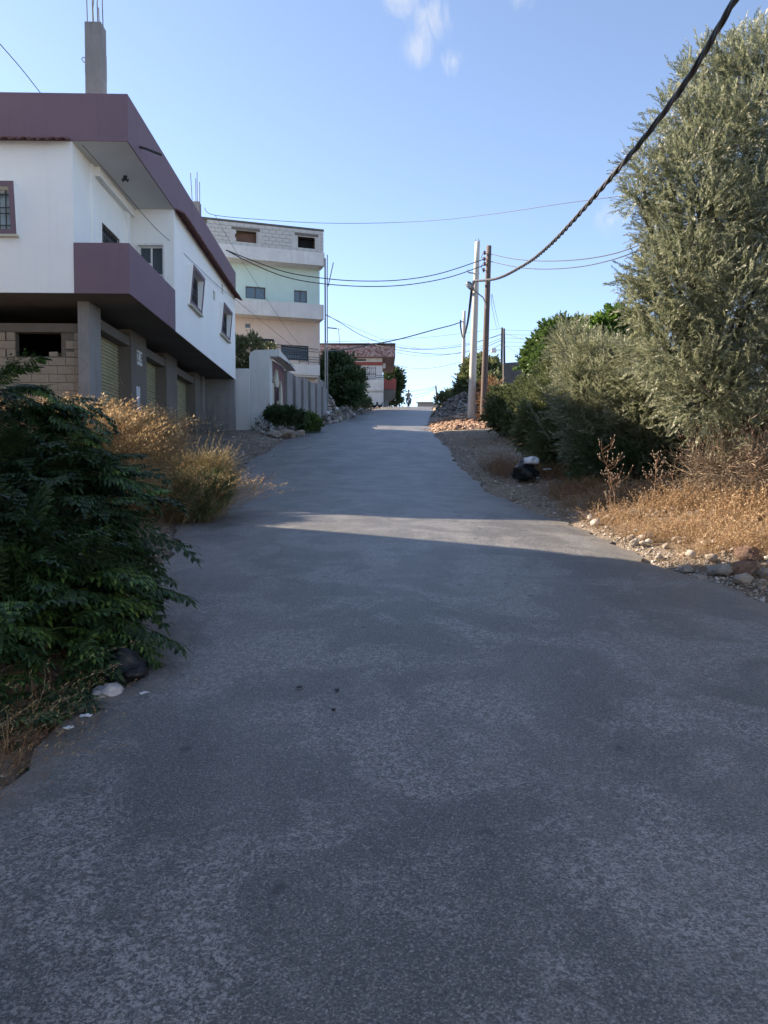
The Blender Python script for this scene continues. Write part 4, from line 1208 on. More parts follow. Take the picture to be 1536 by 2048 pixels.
def limbs(base, bl, r0, seed=0, trunk_h=0.35):
    g = random.Random(seed)
    mb = MB()
    cx = sum(b[0] for b in bl) / len(bl); cy = sum(b[1] for b in bl) / len(bl); cz = sum(b[2] for b in bl) / len(bl)
    base = Vector(base)
    fork = base.lerp(Vector((cx, cy, cz)), trunk_h)
    mid = base.lerp(fork, .5) + Vector((g.uniform(-.12, .12), g.uniform(-.1, .1), 0))
    mb.tube([base - Vector((0, 0, .3)), base, mid, fork], [r0 * 1.45, r0 * 1.15, r0, r0 * .85], 10)
    for b_ in bl:
        e = Vector(b_[:3])
        m1 = fork.lerp(e, .5) + Vector((g.uniform(-.25, .25), g.uniform(-.25, .25), g.uniform(0, .3))) * min(1, (e - fork).length / 2)
        rr = r0 * g.uniform(.32, .5)
        pts = spline([fork - Vector((0, 0, .1)), m1, e], 4)
        mb.tube(pts, [rr * (1 - .8 * k / (len(pts) - 1)) for k in range(len(pts))], 6)
    return mb


def tree(name, label, cat, base, bl, n, temps, mat, scale=1.0, sv=0.3, r0=.12, up=0.35, lo=.62, hi=1.05, seed=1, core=0.25, group=None, trunk_mat='bark', extra=None, trunk_h=.35, lump=.30):
    o = empty(name, base, label, cat, group)
    p, d = sample_blobs(bl, n, lo, hi, up, seed, lump)
    g = np.random.default_rng(seed + 5)
    sc = scale * (1 + sv * (g.random(len(p)) - .5) * 2)
    if core:
        nc = int(n * core)
        pc, dc = sample_blobs(bl, nc, lo * .45, lo * .95, 0.1, seed + 9)
        p = np.concatenate([p, pc]); d = np.concatenate([d, dc]); sc = np.concatenate([sc, np.full(nc, scale * 1.25)])
    if extra:
        ep, ed = extra
        p = np.concatenate([p, ep]); d = np.concatenate([d, ed]); sc = np.concatenate([sc, np.full(len(ep), scale)])
    t_off = g.random(len(p))
    V, F, T = scatter(temps, p, d, sc, g.uniform(0, 2 * PI, len(p)), t_off)
    V = V - np.array(base)
    link('crown', mesh_np('crown', V, F, M[mat], T), o)
    bl2 = [(b[0] - base[0], b[1] - base[1], b[2] - base[2], *b[3:]) for b in bl]
    limbs((0, 0, 0), bl2, r0, seed, trunk_h).build('trunk', M[trunk_mat], o)
    return o


OLV = [sprig(20, .27, .052, .0135, 1.0, -.03, seed=s) for s in range(8)]
OLVF = [sprig(12, .40, .11, .030, .75, -.05, seed=s) for s in range(5)]
RND = [sprig(12, .26, .09, .060, 1.2, .15, seed=20 + s) for s in range(5)]
BIGL = [sprig(8, .34, .19, .13, 1.2, .2, seed=40 + s) for s in range(4)]
FAR = [sprig(7, .6, .30, .17, 1.2, .1, seed=50 + s) for s in range(4)]

# long shoots that break the outline
ob = blobs_px([(1520, 180, 13.6, 72), (1610, 320, 13.5, 165), (1455, 290, 13.2, 78), (1385, 350, 13, 66), (1410, 455, 12.8, 92), (1540, 500, 13, 140), (1375, 570, 12.6, 84), (1470, 640, 12.4, 112),
               (1350, 700, 12.6, 72), (1420, 785, 12.2, 76), (1540, 770, 12.2, 95), (1690, 600, 13.5, 220), (1450, 185, 14, 46), (1318, 350, 13.2, 38), (1500, 850, 11.8, 45), (1320, 625, 12.9, 46),
               (1405, 128, 13.8, 22), (1440, 115, 13.8, 24), (1495, 95, 13.8, 26), (1535, 85, 13.8, 24), (1378, 170, 13.6, 24), (1350, 235, 13.5, 28), (1318, 275, 13.4, 24), (1280, 340, 13.2, 26), (1276, 398, 13.1, 22), (1318, 455, 13, 30), (1315, 515, 13, 26), (1278, 560, 13, 24), (1280, 610, 12.9, 26), (1400, 230, 13.5, 40)])
shoot_uv = [(1405, 85, 13.8), (1425, 95, 13.9), (1450, 80, 13.9), (1498, 70, 13.8), (1520, 75, 13.8), (1375, 150, 13.6), (1355, 215, 13.5), (1312, 250, 13.4), (1345, 205, 13.4), (1250, 380, 13.2), (1240, 370, 13.2), (1262, 330, 13.2), (1300, 300, 13.2), (1290, 430, 13.0),
            (1245, 545, 13.0), (1260, 555, 13.0), (1275, 470, 13), (1240, 610, 13.0), (1262, 620, 13.0), (1280, 590, 12.9), (1268, 400, 13.1), (1385, 120, 13.7), (1470, 100, 13.9)]
ep, ed = [], []
for (u, v, d) in shoot_uv:
    tip = P(u, v, d); rootp = P(u + 70, v + 60, d)
    dr_ = (tip - rootp).normalized()
    for k in range(26):
        q = k / 26
        ep.append(rootp.lerp(tip, q) - dr_ * .15); e = dr_ + Vector((rng.normal() * .35, rng.normal() * .35, rng.normal() * .3 + .15)); ed.append(e)
base = Vector((5.6, 13.6, gz(5.6, 13.6)))
tree('olive_tree', 'tall silvery olive tree filling the right edge of the view', 'tree', base, ob, 23000, OLV, 'olive', 1.0, .35, .20, .16, seed=3, lump=.36, hi=1.14, lo=.62, extra=(np.array(ep), np.array(ed)), core=.10)
ob2 = blobs_px([(1190, 745, 17, 52), (1215, 815, 16.6, 74), (1275, 765, 16.2, 62), (1235, 895, 16.4, 70), (1290, 880, 15.8, 66), (1310, 790, 15.6, 66), (1148, 695, 18, 34), (1165, 790, 17, 44), (1340, 900, 15.4, 50), (1185, 880, 16.6, 44)])
ob2b = blobs_px([(1125, 785, 19, 44), (1088, 835, 19.4, 42), (1110, 890, 18.8, 40), (1150, 870, 18.4, 46), (1060, 870, 19.6, 26), (1130, 735, 19.4, 28), (1075, 795, 20, 24)])
tree('mastic_bush', 'fresh green rounded bush left of the low olive, above the black bag', 'bush', Vector((4.6, 19.4, gz(4.6, 19.4))), ob2b, 6500, [sprig(12, .22, .05, .024, 1.1, 0, seed=170 + s_) for s_ in range(5)], 'far_green', .9, .3, .06, .3, seed=37, core=.35, lump=.5, hi=1.12)
ep, ed = [], []
for (u, v) in ((1120, 628), (1133, 645), (1150, 640), (1165, 648), (1180, 645), (1200, 655), (1210, 652), (1108, 665), (1095, 700), (1070, 760), (1050, 800)):
    tip = P(u, v, 17.6); rootp = P(u + 45, v + 70, 17.4); dr_ = (tip - rootp).normalized()
    for k in range(14):
        ep.append(rootp.lerp(tip, k / 14) - dr_ * .15); ed.append(dr_ + Vector((rng.normal() * .3, rng.normal() * .3, rng.normal() * .3)))
base = Vector((4.9, 17.0, gz(4.9, 17)))
tree('olive_tree', 'lower bushy olive tree whose branches sweep down to the verge', 'tree', base, ob2, 12500, OLV, 'olive', 1.0, .35, .13, .14, seed=4, lump=.55, hi=1.15, lo=.66, extra=(np.array(ep), np.array(ed)), core=.3)
# dark low thicket below the olives
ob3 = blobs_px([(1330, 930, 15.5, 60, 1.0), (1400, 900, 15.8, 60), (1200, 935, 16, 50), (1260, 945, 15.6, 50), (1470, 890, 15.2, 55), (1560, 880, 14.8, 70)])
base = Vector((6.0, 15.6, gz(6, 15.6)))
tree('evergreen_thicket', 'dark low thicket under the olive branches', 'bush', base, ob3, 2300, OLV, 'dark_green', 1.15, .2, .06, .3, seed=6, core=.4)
# hedge and trees between
ob4 = blobs_px([(1030, 812, 28, 34), (1062, 800, 27, 38), (1010, 828, 28.5, 32), (1045, 840, 27.5, 36), (1085, 800, 26, 42), (1090, 850, 25, 38), (1000, 800, 29, 18), (1078, 772, 27.5, 22), (1110, 760, 25.5, 38)])
tree('green_hedge', 'rounded yellow green hedge bush beyond the olives, beside the wooden pole', 'bush', Vector((5.2, 27, gz(5.2, 27))), ob4, 7000, RND, 'far_green', .85, .25, .07, .4, seed=7, core=.4)
ob5 = blobs_px([(1100, 700, 30, 34), (1125, 680, 29, 34), (1080, 725, 31, 28), (1145, 700, 28.5, 34), (1120, 730, 29, 40), (1160, 670, 29, 20)])
tree('leafy_tree', 'dark green leafy tree between hedge and olives', 'tree', Vector((7.2, 30, gz(7.2, 30))), ob5, 3600, RND, 'green', 1.2, .25, .1, .3, seed=8, core=.4)
ob6 = blobs_px([(1238, 655, 24, 30), (1208, 670, 24, 28), (1225, 700, 24, 34), (1178, 682, 24.5, 24), (1255, 690, 24, 28)])
tree('fig_tree', 'bright green broad leaved tree peeping over the low olive', 'tree', Vector((7.2, 24, gz(7.2, 24))), ob6, 2200, BIGL, 'fig', .62, .25, .08, .3, seed=9, core=.4)
ob7 = blobs_px([(955, 738, 60, 20), (948, 765, 60, 24), (972, 750, 59, 22), (988, 778, 57, 20), (935, 790, 62, 20), (968, 785, 58, 24), (1010, 792, 56, 14), (1000, 795, 55, 18), (920, 800, 64, 10)])
tree('scrubby_tree', 'grey green scrubby trees behind the three poles', 'tree', Vector((7.8, 58, gz(7.8, 58) - .2)), ob7, 3600, FAR, 'far_green', .8, .3, .12, .4, seed=10, core=.35)
ob8 = blobs_px([(893, 797, 92, 9), (905, 795, 90, 9), (882, 801, 92, 7), (915, 798, 88, 8)])
tree('crest_bush', 'small dark bush on the crest beside the small far pole', 'bush', Vector((8.2, 91, gz(8.2, 91) - .1)), ob8, 500, FAR, 'far_green', .8, .3, .05, .4, seed=11)
ob9 = blobs_px([(784, 752, 97, 10), (793, 764, 97, 10), (780, 777, 97, 11), (796, 782, 97, 7), (788, 796, 97, 9), (800, 802, 97, 4), (776, 804, 97, 8), (797, 746, 98, 4)])
tree('crest_tree', 'dark loose tree beside the red house at the crest', 'tree', Vector((1.9, 97, gz(1.9, 97) - .2)), ob9, 900, FAR, 'dark_green', .95, .3, .12, .3, seed=12, core=.15)
ob10 = blobs_px([(680, 740, 58, 26), (665, 760, 58, 26), (700, 765, 57, 24), (680, 785, 57, 26), (672, 725, 58, 16), (708, 785, 56, 14), (655, 735, 59, 18), (660, 785, 57, 20)])
tree('leafy_tree', 'large dark bushy tree left of the red house above the rubble', 'tree', Vector((-3.9, 58, gz(-3.9, 58))), ob10, 9000, FAR, 'dark_green', .42, .3, .12, .3, seed=13, core=.3, lump=.6, hi=1.15)
ob10b = blobs_px([(712, 795, 64, 14), (722, 803, 66, 9), (703, 805, 62, 10), (735, 806, 68, 5)])
tree('scrub_bush', 'low grey green bush at the right foot of the bushy tree', 'bush', Vector((-2.5, 64, gz(-2.5, 64) - .1)), ob10b, 900, FAR, 'far_green', .5, .3, .05, .4, seed=14, core=.4)
ob11 = blobs_px([(500, 700, 36, 22), (485, 720, 36, 22), (510, 730, 36, 20), (505, 680, 36, 10), (540, 700, 37, 10), (475, 690, 36, 14), (482, 745, 36, 20)])
tree('lemon_tree', 'small pale leaved fruit tree showing over the yard wall', 'tree', Vector((-6.3, 36, 3.9)), ob11, 1500, RND, 'lemon', .75, .25, .06, .5, seed=15, core=.1)
ob12 = blobs_px([(555, 830, 31.3, 14), (575, 832, 31.6, 15), (595, 836, 32, 12), (540, 828, 31, 8)])
tree('creeping_shrub', 'dense dark green creeping shrub in front of the gate', 'bush', Vector((-4.1, 31.6, gz(-4.1, 31.6))), ob12, 3200, RND, 'dark_green', .42, .25, .03, .3, seed=16, core=.4, lump=.55, hi=1.2)
ob13 = blobs_px([(618, 843, 33.5, 13), (630, 848, 34, 10), (607, 850, 33, 9)])
tree('potted_shrub', 'glossy leaved shrub at the foot of the boundary wall', 'bush', Vector((-3.25, 33.6, gz(-3.25, 33.6))), ob13, 1100, RND, 'green', .6, .25, .03, .3, seed=17, core=.4)
ob14 = [(P(528, 850, 32.2).x, 32.1, P(528, 850, 32.2).z, .28, .12, .3), (P(520, 862, 32).x, 32.1, P(520, 862, 32).z, .3, .12, .2)]
tree('ivy', 'sparse dark creeper climbing the gate pillar foot', 'plant', Vector((-5.0, 32.1, 3.7)), ob14, 120, RND, 'dark_green', .4, .25, .015, .6, seed=18, core=0, hi=1.5, trunk_h=.3)


# ------------------------------------------------------------------ chinaberry bush, lower left
def frond_mesh(name, mat, seed, droop=.35, length=.46):
    g = np.random.default_rng(seed)
    V, F, T = [], [], []

    def leaflet(base, d, nrm, L_i, w):
        b0 = len(V); side = np.cross(d, nrm); side /= np.linalg.norm(side)
        dn = np.array([0, 0, -1.0]); c = g.uniform(.2, .9)
        m1 = base + d * L_i * .38 + nrm * L_i * .05; m2 = base + d * L_i * .72 + dn * L_i * .10
        tip = base + d * L_i + dn * L_i * .30
        V.extend([base, m1 + side * w, m1 - side * w, m2 + side * w * .72, m2 - side * w * .72, tip, m1 - nrm * w * .25, m2 - nrm * w * .2])
        F.extend([(b0, b0 + 1, b0 + 6, b0 + 6), (b0, b0 + 6, b0 + 2, b0 + 2), (b0 + 1, b0 + 3, b0 + 7, b0 + 6), (b0 + 6, b0 + 7, b0 + 4, b0 + 2), (b0 + 3, b0 + 5, b0 + 7, b0 + 7), (b0 + 7, b0 + 5, b0 + 4, b0 + 4)])
        T.extend([c] * 8)

    def strip(p, q, w):
        b0 = len(V); up = np.array([0, 0, w]); V.extend([p + up, q + up * .6, q - up * .6, p - up]); F.append((b0, b0 + 1, b0 + 2, b0 + 3)); T.extend([.75] * 4)
        b0 = len(V); s = np.array([0, w, 0]); V.extend([p + s, q + s * .6, q - s * .6, p - s]); F.append((b0, b0 + 1, b0 + 2, b0 + 3)); T.extend([.75] * 4)

    def rach(s): return np.array([s * length, 0, .10 * math.sin(s * 2.0) * length - droop * s * s * length])
    for k in range(6): strip(rach(k / 6), rach((k + 1) / 6), .0035)
    npair = 6
    for i in range(npair):
        s = .22 + .70 * i / (npair - 1); p = rach(s)
        pl_ = (.20 * math.sin(PI * (s * .75 + .22))) * (length / .46)
        for sg in (-1, 1):
            a = R(58 - 22 * s) + g.uniform(-.12, .12)
            d = np.array([math.cos(a), sg * math.sin(a), -.22 + g.uniform(-.12, .12)]); d /= np.linalg.norm(d)
            strip(p, p + d * pl_, .002)
            nl = 4 if pl_ > .1 else 3
            for j in range(nl):
                q = p + d * pl_ * (.22 + .62 * j / nl)
                for s2 in (-1, 1):
                    lat = np.cross(d, [0, 0, 1.0]); lat /= np.linalg.norm(lat)
                    dd = d * .75 + lat * s2 * .75 + np.array([0, 0, -.25]); dd /= np.linalg.norm(dd)
                    leaflet(q, dd, np.array([0, 0, 1.0]), .055 * g.uniform(.8, 1.15), .0095)
            leaflet(p + d * pl_ * .86, d, np.array([0, 0, 1.0]), .072, .0115)
    tipd = rach(1) - rach(.9); tipd /= np.linalg.norm(tipd)
    leaflet(rach(.97), tipd, np.array([0, 0, 1.0]), .085, .016)
    # turn degenerate quads into triangles
    me = bpy.data.meshes.new(name)
    fl = [tuple(dict.fromkeys(f)) for f in F]
    me.from_pydata([tuple(map(float, v)) for v in V], [], fl)
    at = me.attributes.new('tint', 'FLOAT', 'POINT'); at.data.foreach_set('value', np.array(T, np.float32))
    me.materials.append(M[mat])
    return me, np.array(V), fl, np.array(T)


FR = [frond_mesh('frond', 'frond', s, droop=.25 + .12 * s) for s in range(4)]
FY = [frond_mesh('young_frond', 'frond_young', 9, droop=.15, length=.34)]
bb = blobs_px([(0, 905, 6.8, 75), (80, 900, 6.7, 55), (150, 940, 6.5, 48), (70, 965, 6.6, 65), (-60, 970, 6.8, 160), (125, 1030, 6.2, 80), (30, 1080, 6.0, 170), (150, 1110, 5.8, 75), (85, 1210, 5.3, 140), (160, 1215, 5.2, 60), (-10, 1330, 4.7, 165), (90, 1310, 4.8, 75), (-140, 1200, 5.2, 220), (50, 1420, 4.4, 65), (120, 1390, 4.5, 50), (30, 1500, 4.0, 60), (-10, 1560, 3.8, 50), (-70, 1480, 4.1, 100), (-60, 830, 7.2, 60)])
bush = empty('chinaberry_bush', (-3.1, 5.6, gz(-3.1, 5.6)), 'big dark green bush with toothed feathery leaves spilling over the road edge', 'bush')
bo = Vector(bush.location)
p, d = sample_blobs(bb, 1500, .60, 1.02, -.05, 77, .25)
d[:, 2] = d[:, 2] * .45 + .06
d += np.array([.25, -.35, 0])
ex = [((120, 800), (225, 838), 6.5), ((150, 885), (225, 925), 6.2), ((10, 790), (70, 770), 6.8), ((-20, 770), (15, 722), 7.0), ((190, 950), (285, 925), 6.2), ((230, 1010), (330, 985), 6.0), ((230, 1080), (335, 1090), 5.9),
      ((230, 1170), (320, 1185), 5.4), ((220, 1240), (325, 1275), 5.2), ((230, 1290), (300, 1340), 5.0), ((200, 1330), (260, 1370), 4.8), ((60, 830), (140, 800), 6.7), ((150, 1360), (240, 1420), 4.6), ((40, 1440), (110, 1500), 4.3), ((60, 780), (100, 810), 6.7), ((170, 1050), (250, 1045), 6.0),
      ((30, 800), (110, 830), 6.6), ((110, 840), (190, 865), 6.4), ((90, 805), (170, 800), 6.8), ((230, 1120), (305, 1150), 5.7), ((230, 960), (300, 975), 6.1), ((170, 1390), (215, 1440), 4.6), ((-10, 1500), (50, 1540), 4.2)]
ep, ed = [], []
for (a, b_, dd) in ex:
    A_ = P(*a, dd); B_ = P(*b_, dd - .1)
    for k in range(4):
        ep.append(A_ + (B_ - A_) * (-.25 + .22 * k) + Vector((0, rng.uniform(-.15, .15), rng.uniform(-.05, .05)))); ed.append((B_ - A_).normalized() + Vector((rng.uniform(-.25, .25), rng.uniform(-.35, .35), rng.uniform(-.08, .15))))
p = np.concatenate([np.array(ep), p]); d = np.concatenate([np.array(ed), d])
vis = np.linalg.norm(p - np.array([0, 0, EYE]), axis=1) + np.where((p[:, 0] / p[:, 1] < -.53), 6, 0)
vis[:len(ep)] = 0
order = np.argsort(vis)
SV, SF, ST = [], [], []
off = 0
for rank, i in enumerate(order):
    dv = Vector(d[i]).normalized()
    up_ = Vector((rng.normal() * .22, rng.normal() * .22, 1)).normalized()
    y_ = up_.cross(dv).normalized(); z_ = dv.cross(y_)
    mt = Matrix((dv, y_, z_)).transposed()
    s = float(rng.uniform(.62, .98))
    young = rng.random() < .045 and p[i][2] > 1.0
    if rank < 290:
        me = FY[0][0] if young else FR[int(rng.integers(0, 4))][0]
        o = bpy.data.objects.new('frond', me); COL.objects.link(o); o.parent = bush
        m4 = mt.to_4x4() @ Matrix.Scale(s, 4); m4.translation = Vector(p[i]) - bo
        o.matrix_local = m4
    else:
        _, V, fl, T = FR[int(rng.integers(0, 4))]
        W_ = (V * s) @ np.array(mt).T + p[i] - np.array(bo)
        SV.append(W_); SF += [tuple(j + off for j in f) for f in fl]; ST.append(T); off += len(V)
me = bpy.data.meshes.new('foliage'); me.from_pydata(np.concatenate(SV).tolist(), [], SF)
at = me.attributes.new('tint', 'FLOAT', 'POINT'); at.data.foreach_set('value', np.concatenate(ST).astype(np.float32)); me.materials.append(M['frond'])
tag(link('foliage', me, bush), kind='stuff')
mb = MB()
for k, b_ in enumerate(bb):
    e = Vector(b_[:3]) - bo
    base_ = Vector((rng.uniform(-.5, .5), rng.uniform(-.6, .6), -.15))
    mb.tube(spline([base_, base_.lerp(e, .5) + Vector((0, 0, .25)), e], 4), [.022 * (1 - .7 * j / 8) for j in range(9)], 6)
    for j in range(5):
        q = e + Vector((rng.normal(), rng.normal(), rng.normal() * .6)).normalized() * b_[3] * .8
        mb.tube([base_.lerp(e, .6), q], [.010, .004], 5)
mb.build('stem', M['bark'], bush)


# ------------------------------------------------------------------ dry grass
def culm(nseg, h, lean, w, heads, seed, head_len=.35, spk=.028, spw=.006):
    g = np.random.default_rng(seed); V, T = [], []
    az = g.uniform(0, 2 * PI)

    def pt(s): return np.array([math.cos(az) * lean * h * s**1.8, math.sin(az) * lean * h * s**1.8, h * s * (1 - .25 * lean * s)])
    pa = az + PI / 2
    sd = np.array([math.cos(pa), math.sin(pa), 0]) * w
    for k in range(nseg):
        a, b_ = pt(k / nseg), pt((k + 1) / nseg)
        f0, f1 = 1 - .5 * k / nseg, 1 - .5 * (k + 1) / nseg
        V.append([a - sd * f0, a + sd * f0, b_ + sd * f1, b_ - sd * f1]); c = .35 + .3 * k / nseg; T.append([c] * 4)
    for k in range(heads):
        s = 1 - head_len * g.random(); p_ = pt(s)
        dd = g.normal(size=3) * .7 + np.array([math.cos(az) * .5, math.sin(az) * .5, .25]); dd /= np.linalg.norm(dd)
        q_ = p_ + dd * h * .035 * g.random()
        n_ = np.cross(dd, [.3, .2, 1]); n_ /= np.linalg.norm(n_)
        V.append([q_, q_ + dd * spk * .5 + n_ * spw, q_ + dd * spk, q_ + dd * spk * .5 - n_ * spw]); T.append([g.uniform(.6, 1)] * 4)
    return np.array(V), np.array(T)


def tufts(temps, xy, scale, mat, name, label, lean=(0, 0), jit=.22, zoff=-.03, tint=None, stuff=True, zfix=None):
    n = len(xy)
    z = ground_z(xy[:, 0], xy[:, 1]) + zoff if zfix is None else zfix
    pos = np.stack([xy[:, 0], xy[:, 1], z], 1)
    g = np.random.default_rng(n)
    which = g.integers(0, len(temps), n); VV, TT = [], []
    yaw = g.uniform(0, 2 * PI, n)
    tx, ty = g.normal(size=n) * jit + lean[0], g.normal(size=n) * jit + lean[1]
    for k, (tv, tt_) in enumerate(temps):
        sel = np.where(which == k)[0]
        if not len(sel): continue
        f = tv.reshape(-1, 3)
        c, s = np.cos(yaw[sel])[:, None], np.sin(yaw[sel])[:, None]
        x = f[None, :, 0] * c - f[None, :, 1] * s; y = f[None, :, 0] * s + f[None, :, 1] * c; zz = np.broadcast_to(f[None, :, 2], x.shape)
        x = x + zz * tx[sel][:, None]; y = y + zz * ty[sel][:, None]
        w = np.stack([x, y, zz * (1 - .2 * np.hypot(tx[sel], ty[sel]))[:, None]], -1) * scale[sel][:, None, None] + pos[sel][:, None, :]
        VV.append(w.reshape(-1, 3))
        to = g.random(len(sel)) if tint is None else tint[sel]
        TT.append(np.clip(tt_.reshape(-1)[None, :] * .65 + .35 * to[:, None], 0, 1).reshape(-1))
    V = np.concatenate(VV)
    o = link(name, mesh_np(name, V, np.arange(len(V)).reshape(-1, 4), M[mat], np.concatenate(TT)))
    tag(o, label, 'grass', kind='stuff' if stuff else None)
    return o


OAT = [culm(5, 1.0, .5 + .08 * s, .0032, 26, s, .38, .034, .0060) for s in range(7)]
STRAW = [culm(3, .42, .3 + .1 * s, .0036, 6, 20 + s, .6, .03, .007) for s in range(7)]


def clump_xy(cs, n, seed):
    g = np.random.default_rng(seed); cs = np.array(cs, float)
    w = cs[:, 4] if cs.shape[1] > 4 else np.ones(len(cs)); w = w / w.sum()
    k = g.choice(len(cs), n, p=w)
    return np.stack([cs[k, 0] + g.normal(size=n) * cs[k, 2], cs[k, 1] + g.normal(size=n) * cs[k, 3]], 1)


# tall oats in front of the roller shutters
cl = [(-5.9, 14.6, .55, .6, 2), (-5.2, 14.4, .45, .6, 2), (-4.7, 13.6, .4, .5, 2), (-6.6, 15.2, .5, .5, 1.2), (-4.4, 14.8, .35, .5, 1), (-5.4, 13.0, .5, .5, 1.5), (-4.3, 12.8, .3, .4, 1)]
xy = clump_xy(cl, 7500, 5)
tufts(OAT, xy, rng.uniform(.7, 1.0, len(xy)) * np.clip(.85 + (-xy[:, 0] - 4.2) * .85, .75, 2.15), 'straw', 'wild_oats', 'tall golden wild oats standing before the roller shutters', lean=(.16, -.05), jit=.16)
xy = clump_xy([(-4.6, 12.4, .35, .5, 1), (-4.1, 13.3, .4, .6, 1), (-4.4, 11.6, .3, .4, 1)], 1800, 6)
tufts(OAT, xy, rng.uniform(.5, 1.0, len(xy)), 'straw', 'dry_grass', 'leaning pale dry grass between the big bush and the scrub', lean=(.35, 0), jit=.2)
# twiggy scrub at the road edge
SCR = [sprig(16, .42, .035, .012, 1.1, -.05, seed=60 + s, stem=.003) for s in range(6)]
ob15 = blobs_px([(392, 955, 12.6, 34), (428, 950, 12.4, 26), (365, 965, 12.6, 30), (385, 990, 12.0, 30), (420, 985, 12.2, 26), (350, 995, 12.2, 25), (445, 930, 12.8, 14), (395, 1008, 11.8, 18)])
ep, ed = [], []
for (u, v, a) in ((440, 880, .5), (460, 890, .6), (472, 900, .7), (430, 875, .4), (470, 925, 1.0), (415, 880, .3), (475, 945, 1.2), (455, 905, .8), (395, 890, .3), (468, 970, 1.4)):
    tip = P(u, v, 12.6); rootp = P(u - 62 * math.sin(a) - 8, v + 80 * math.cos(a) + 8, 12.5); dr_ = (tip - rootp).normalized()
    for k in range(9):
        ep.append(rootp.lerp(tip, k / 9)); ed.append(dr_ + Vector((rng.normal() * .12, rng.normal() * .15, rng.normal() * .12)))
tree('dry_scrub', 'twiggy half dried scrub bush at the left road edge', 'bush', Vector((-3.1, 12.4, gz(-3.1, 12.4))), ob15, 3400, SCR, 'scrub', .55, .35, .02, .30, seed=31, core=.35, extra=(np.array(ep), np.array(ed)), trunk_h=.15)
xy = clump_xy([(-3.35, 12.9, .32, .4, 1), (-3.0, 12.3, .2, .3, .6), (-3.7, 12.5, .3, .3, 1)], 900, 46)
tufts(OAT, xy, rng.uniform(.55, 1.15, len(xy)), 'straw', 'loose_straw_grass', 'loose pale straw grass rising through the scrub at the left road edge', lean=(.38, -.05), jit=.3)
ob20 = blobs_px([(392, 985, 12.1, 30), (425, 985, 12.0, 24), (362, 990, 12.1, 26), (400, 1008, 11.8, 20), (440, 965, 12.3, 16)])
tree('green_weed', 'low olive green weeds under the dried scrub at the road edge', 'plant', Vector((-3.0, 12.1, gz(-3.0, 12.1))), ob20, 2600, [sprig(9, .2, .035, .016, 1.2, 0, seed=160 + s) for s in range(4)], 'far_green', .8, .3, .01, .4, seed=36, core=.3, trunk_h=.2, lump=.4)
# sunlit stubble on the right bank


def region(n, x0, x1, y0, y1, seed, keep=None, off=.25):
    g = np.random.default_rng(seed)
    x = g.uniform(x0, x1, n * 3); y = g.uniform(y0, y1, n * 3)
    k = x > redge(y) + off + .35 * g.random(n * 3)
    k &= (wob(x * 2.2, y * 2.2) + .6 * wob(x * 6.1, y * 5.3) + g.uniform(-.35, .5, n * 3) > .0)
    if keep is not None: k &= keep(x, y)
    return np.stack([x[k], y[k]], 1)[:n]


xy = region(19000, 2.9, 9.0, 7.6, 13.8, 8, off=.12)
dd_ = xy[:, 0] - redge(xy[:, 1])
tufts(STRAW, xy, rng.uniform(.5, 1.35, len(xy)) * np.clip(.5 + dd_ * .3, .5, 1.1), 'rust_grass', 'dry_stubble', 'sunlit rusty stubble and straw covering the right bank', jit=.55)
xy = region(11000, 2.4, 8.0, 13.4, 21, 9, off=.3)
wk = ~((np.abs(xy[:, 0] - 3.1) < .6) & (xy[:, 1] > 15.0) & (xy[:, 1] < 17.8)); xy = xy[wk]
tufts(STRAW, xy, rng.uniform(.5, 1.15, len(xy)), 'brown_leaf', 'shaded_weeds', 'brown shaded weeds around the black rubbish bag', jit=.3)
xy = region(4200, 2.9, 9.0, 7.0, 13.8, 15, off=.05)
LIT = [(np.array([[[0, -.002, .0], [0, .002, .0], [.28 + .05 * s, .0035, .012], [.28 + .05 * s, -.0015, .012]], [[.1, 0, .004], [.14, .004, .01], [.22, .05, .02], [.15, -.002, .01]]]), np.full((2, 4), .8)) for s in range(4)]
tufts(LIT, xy, rng.uniform(.5, 1.6, len(xy)), 'straw', 'straw_litter', 'loose straw lying over the right verge', jit=.12, zoff=.03)
xy = region(2200, 2.0, 6.5, 20, 31, 16, off=.3)
tufts(STRAW, xy, rng.uniform(.3, .9, len(xy)), 'rust_grass', 'verge_weeds', 'thin dry weeds on the stony verge below the hedge', jit=.4)
# greyish green and pale twiggy heap, right side
ob16 = blobs_px([(1440, 935, 11.8, 34, 1.8), (1500, 940, 11.5, 36, 1.6), (1395, 950, 12, 24), (1560, 940, 11.2, 42)])
tree('twig_heap', 'tangled heap of pale dead twigs under the tall olive', 'brushwood', Vector((6.3, 11.7, gz(6.3, 11.7))), ob16, 800, [sprig(6, .42, .09, .006, .9, .15, seed=80 + s, stem=.005) for s in range(5)], 'twig', 1.0, .5, .012, -.1, seed=33, core=.3, trunk_h=.2)
ob17 = blobs_px([(1500, 870, 12.2, 22), (1520, 890, 12.2, 25), (1475, 880, 12.2, 16), (1540, 860, 12.2, 20)])
tree('rusty_bush', 'small bush with curled orange brown leaves at the right edge', 'bush', Vector((6.2, 12.2, gz(6.2, 12.2))), ob17, 420, BIGL, 'brown_leaf', .5, .3, .015, .2, seed=34, core=.2, trunk_h=.3)
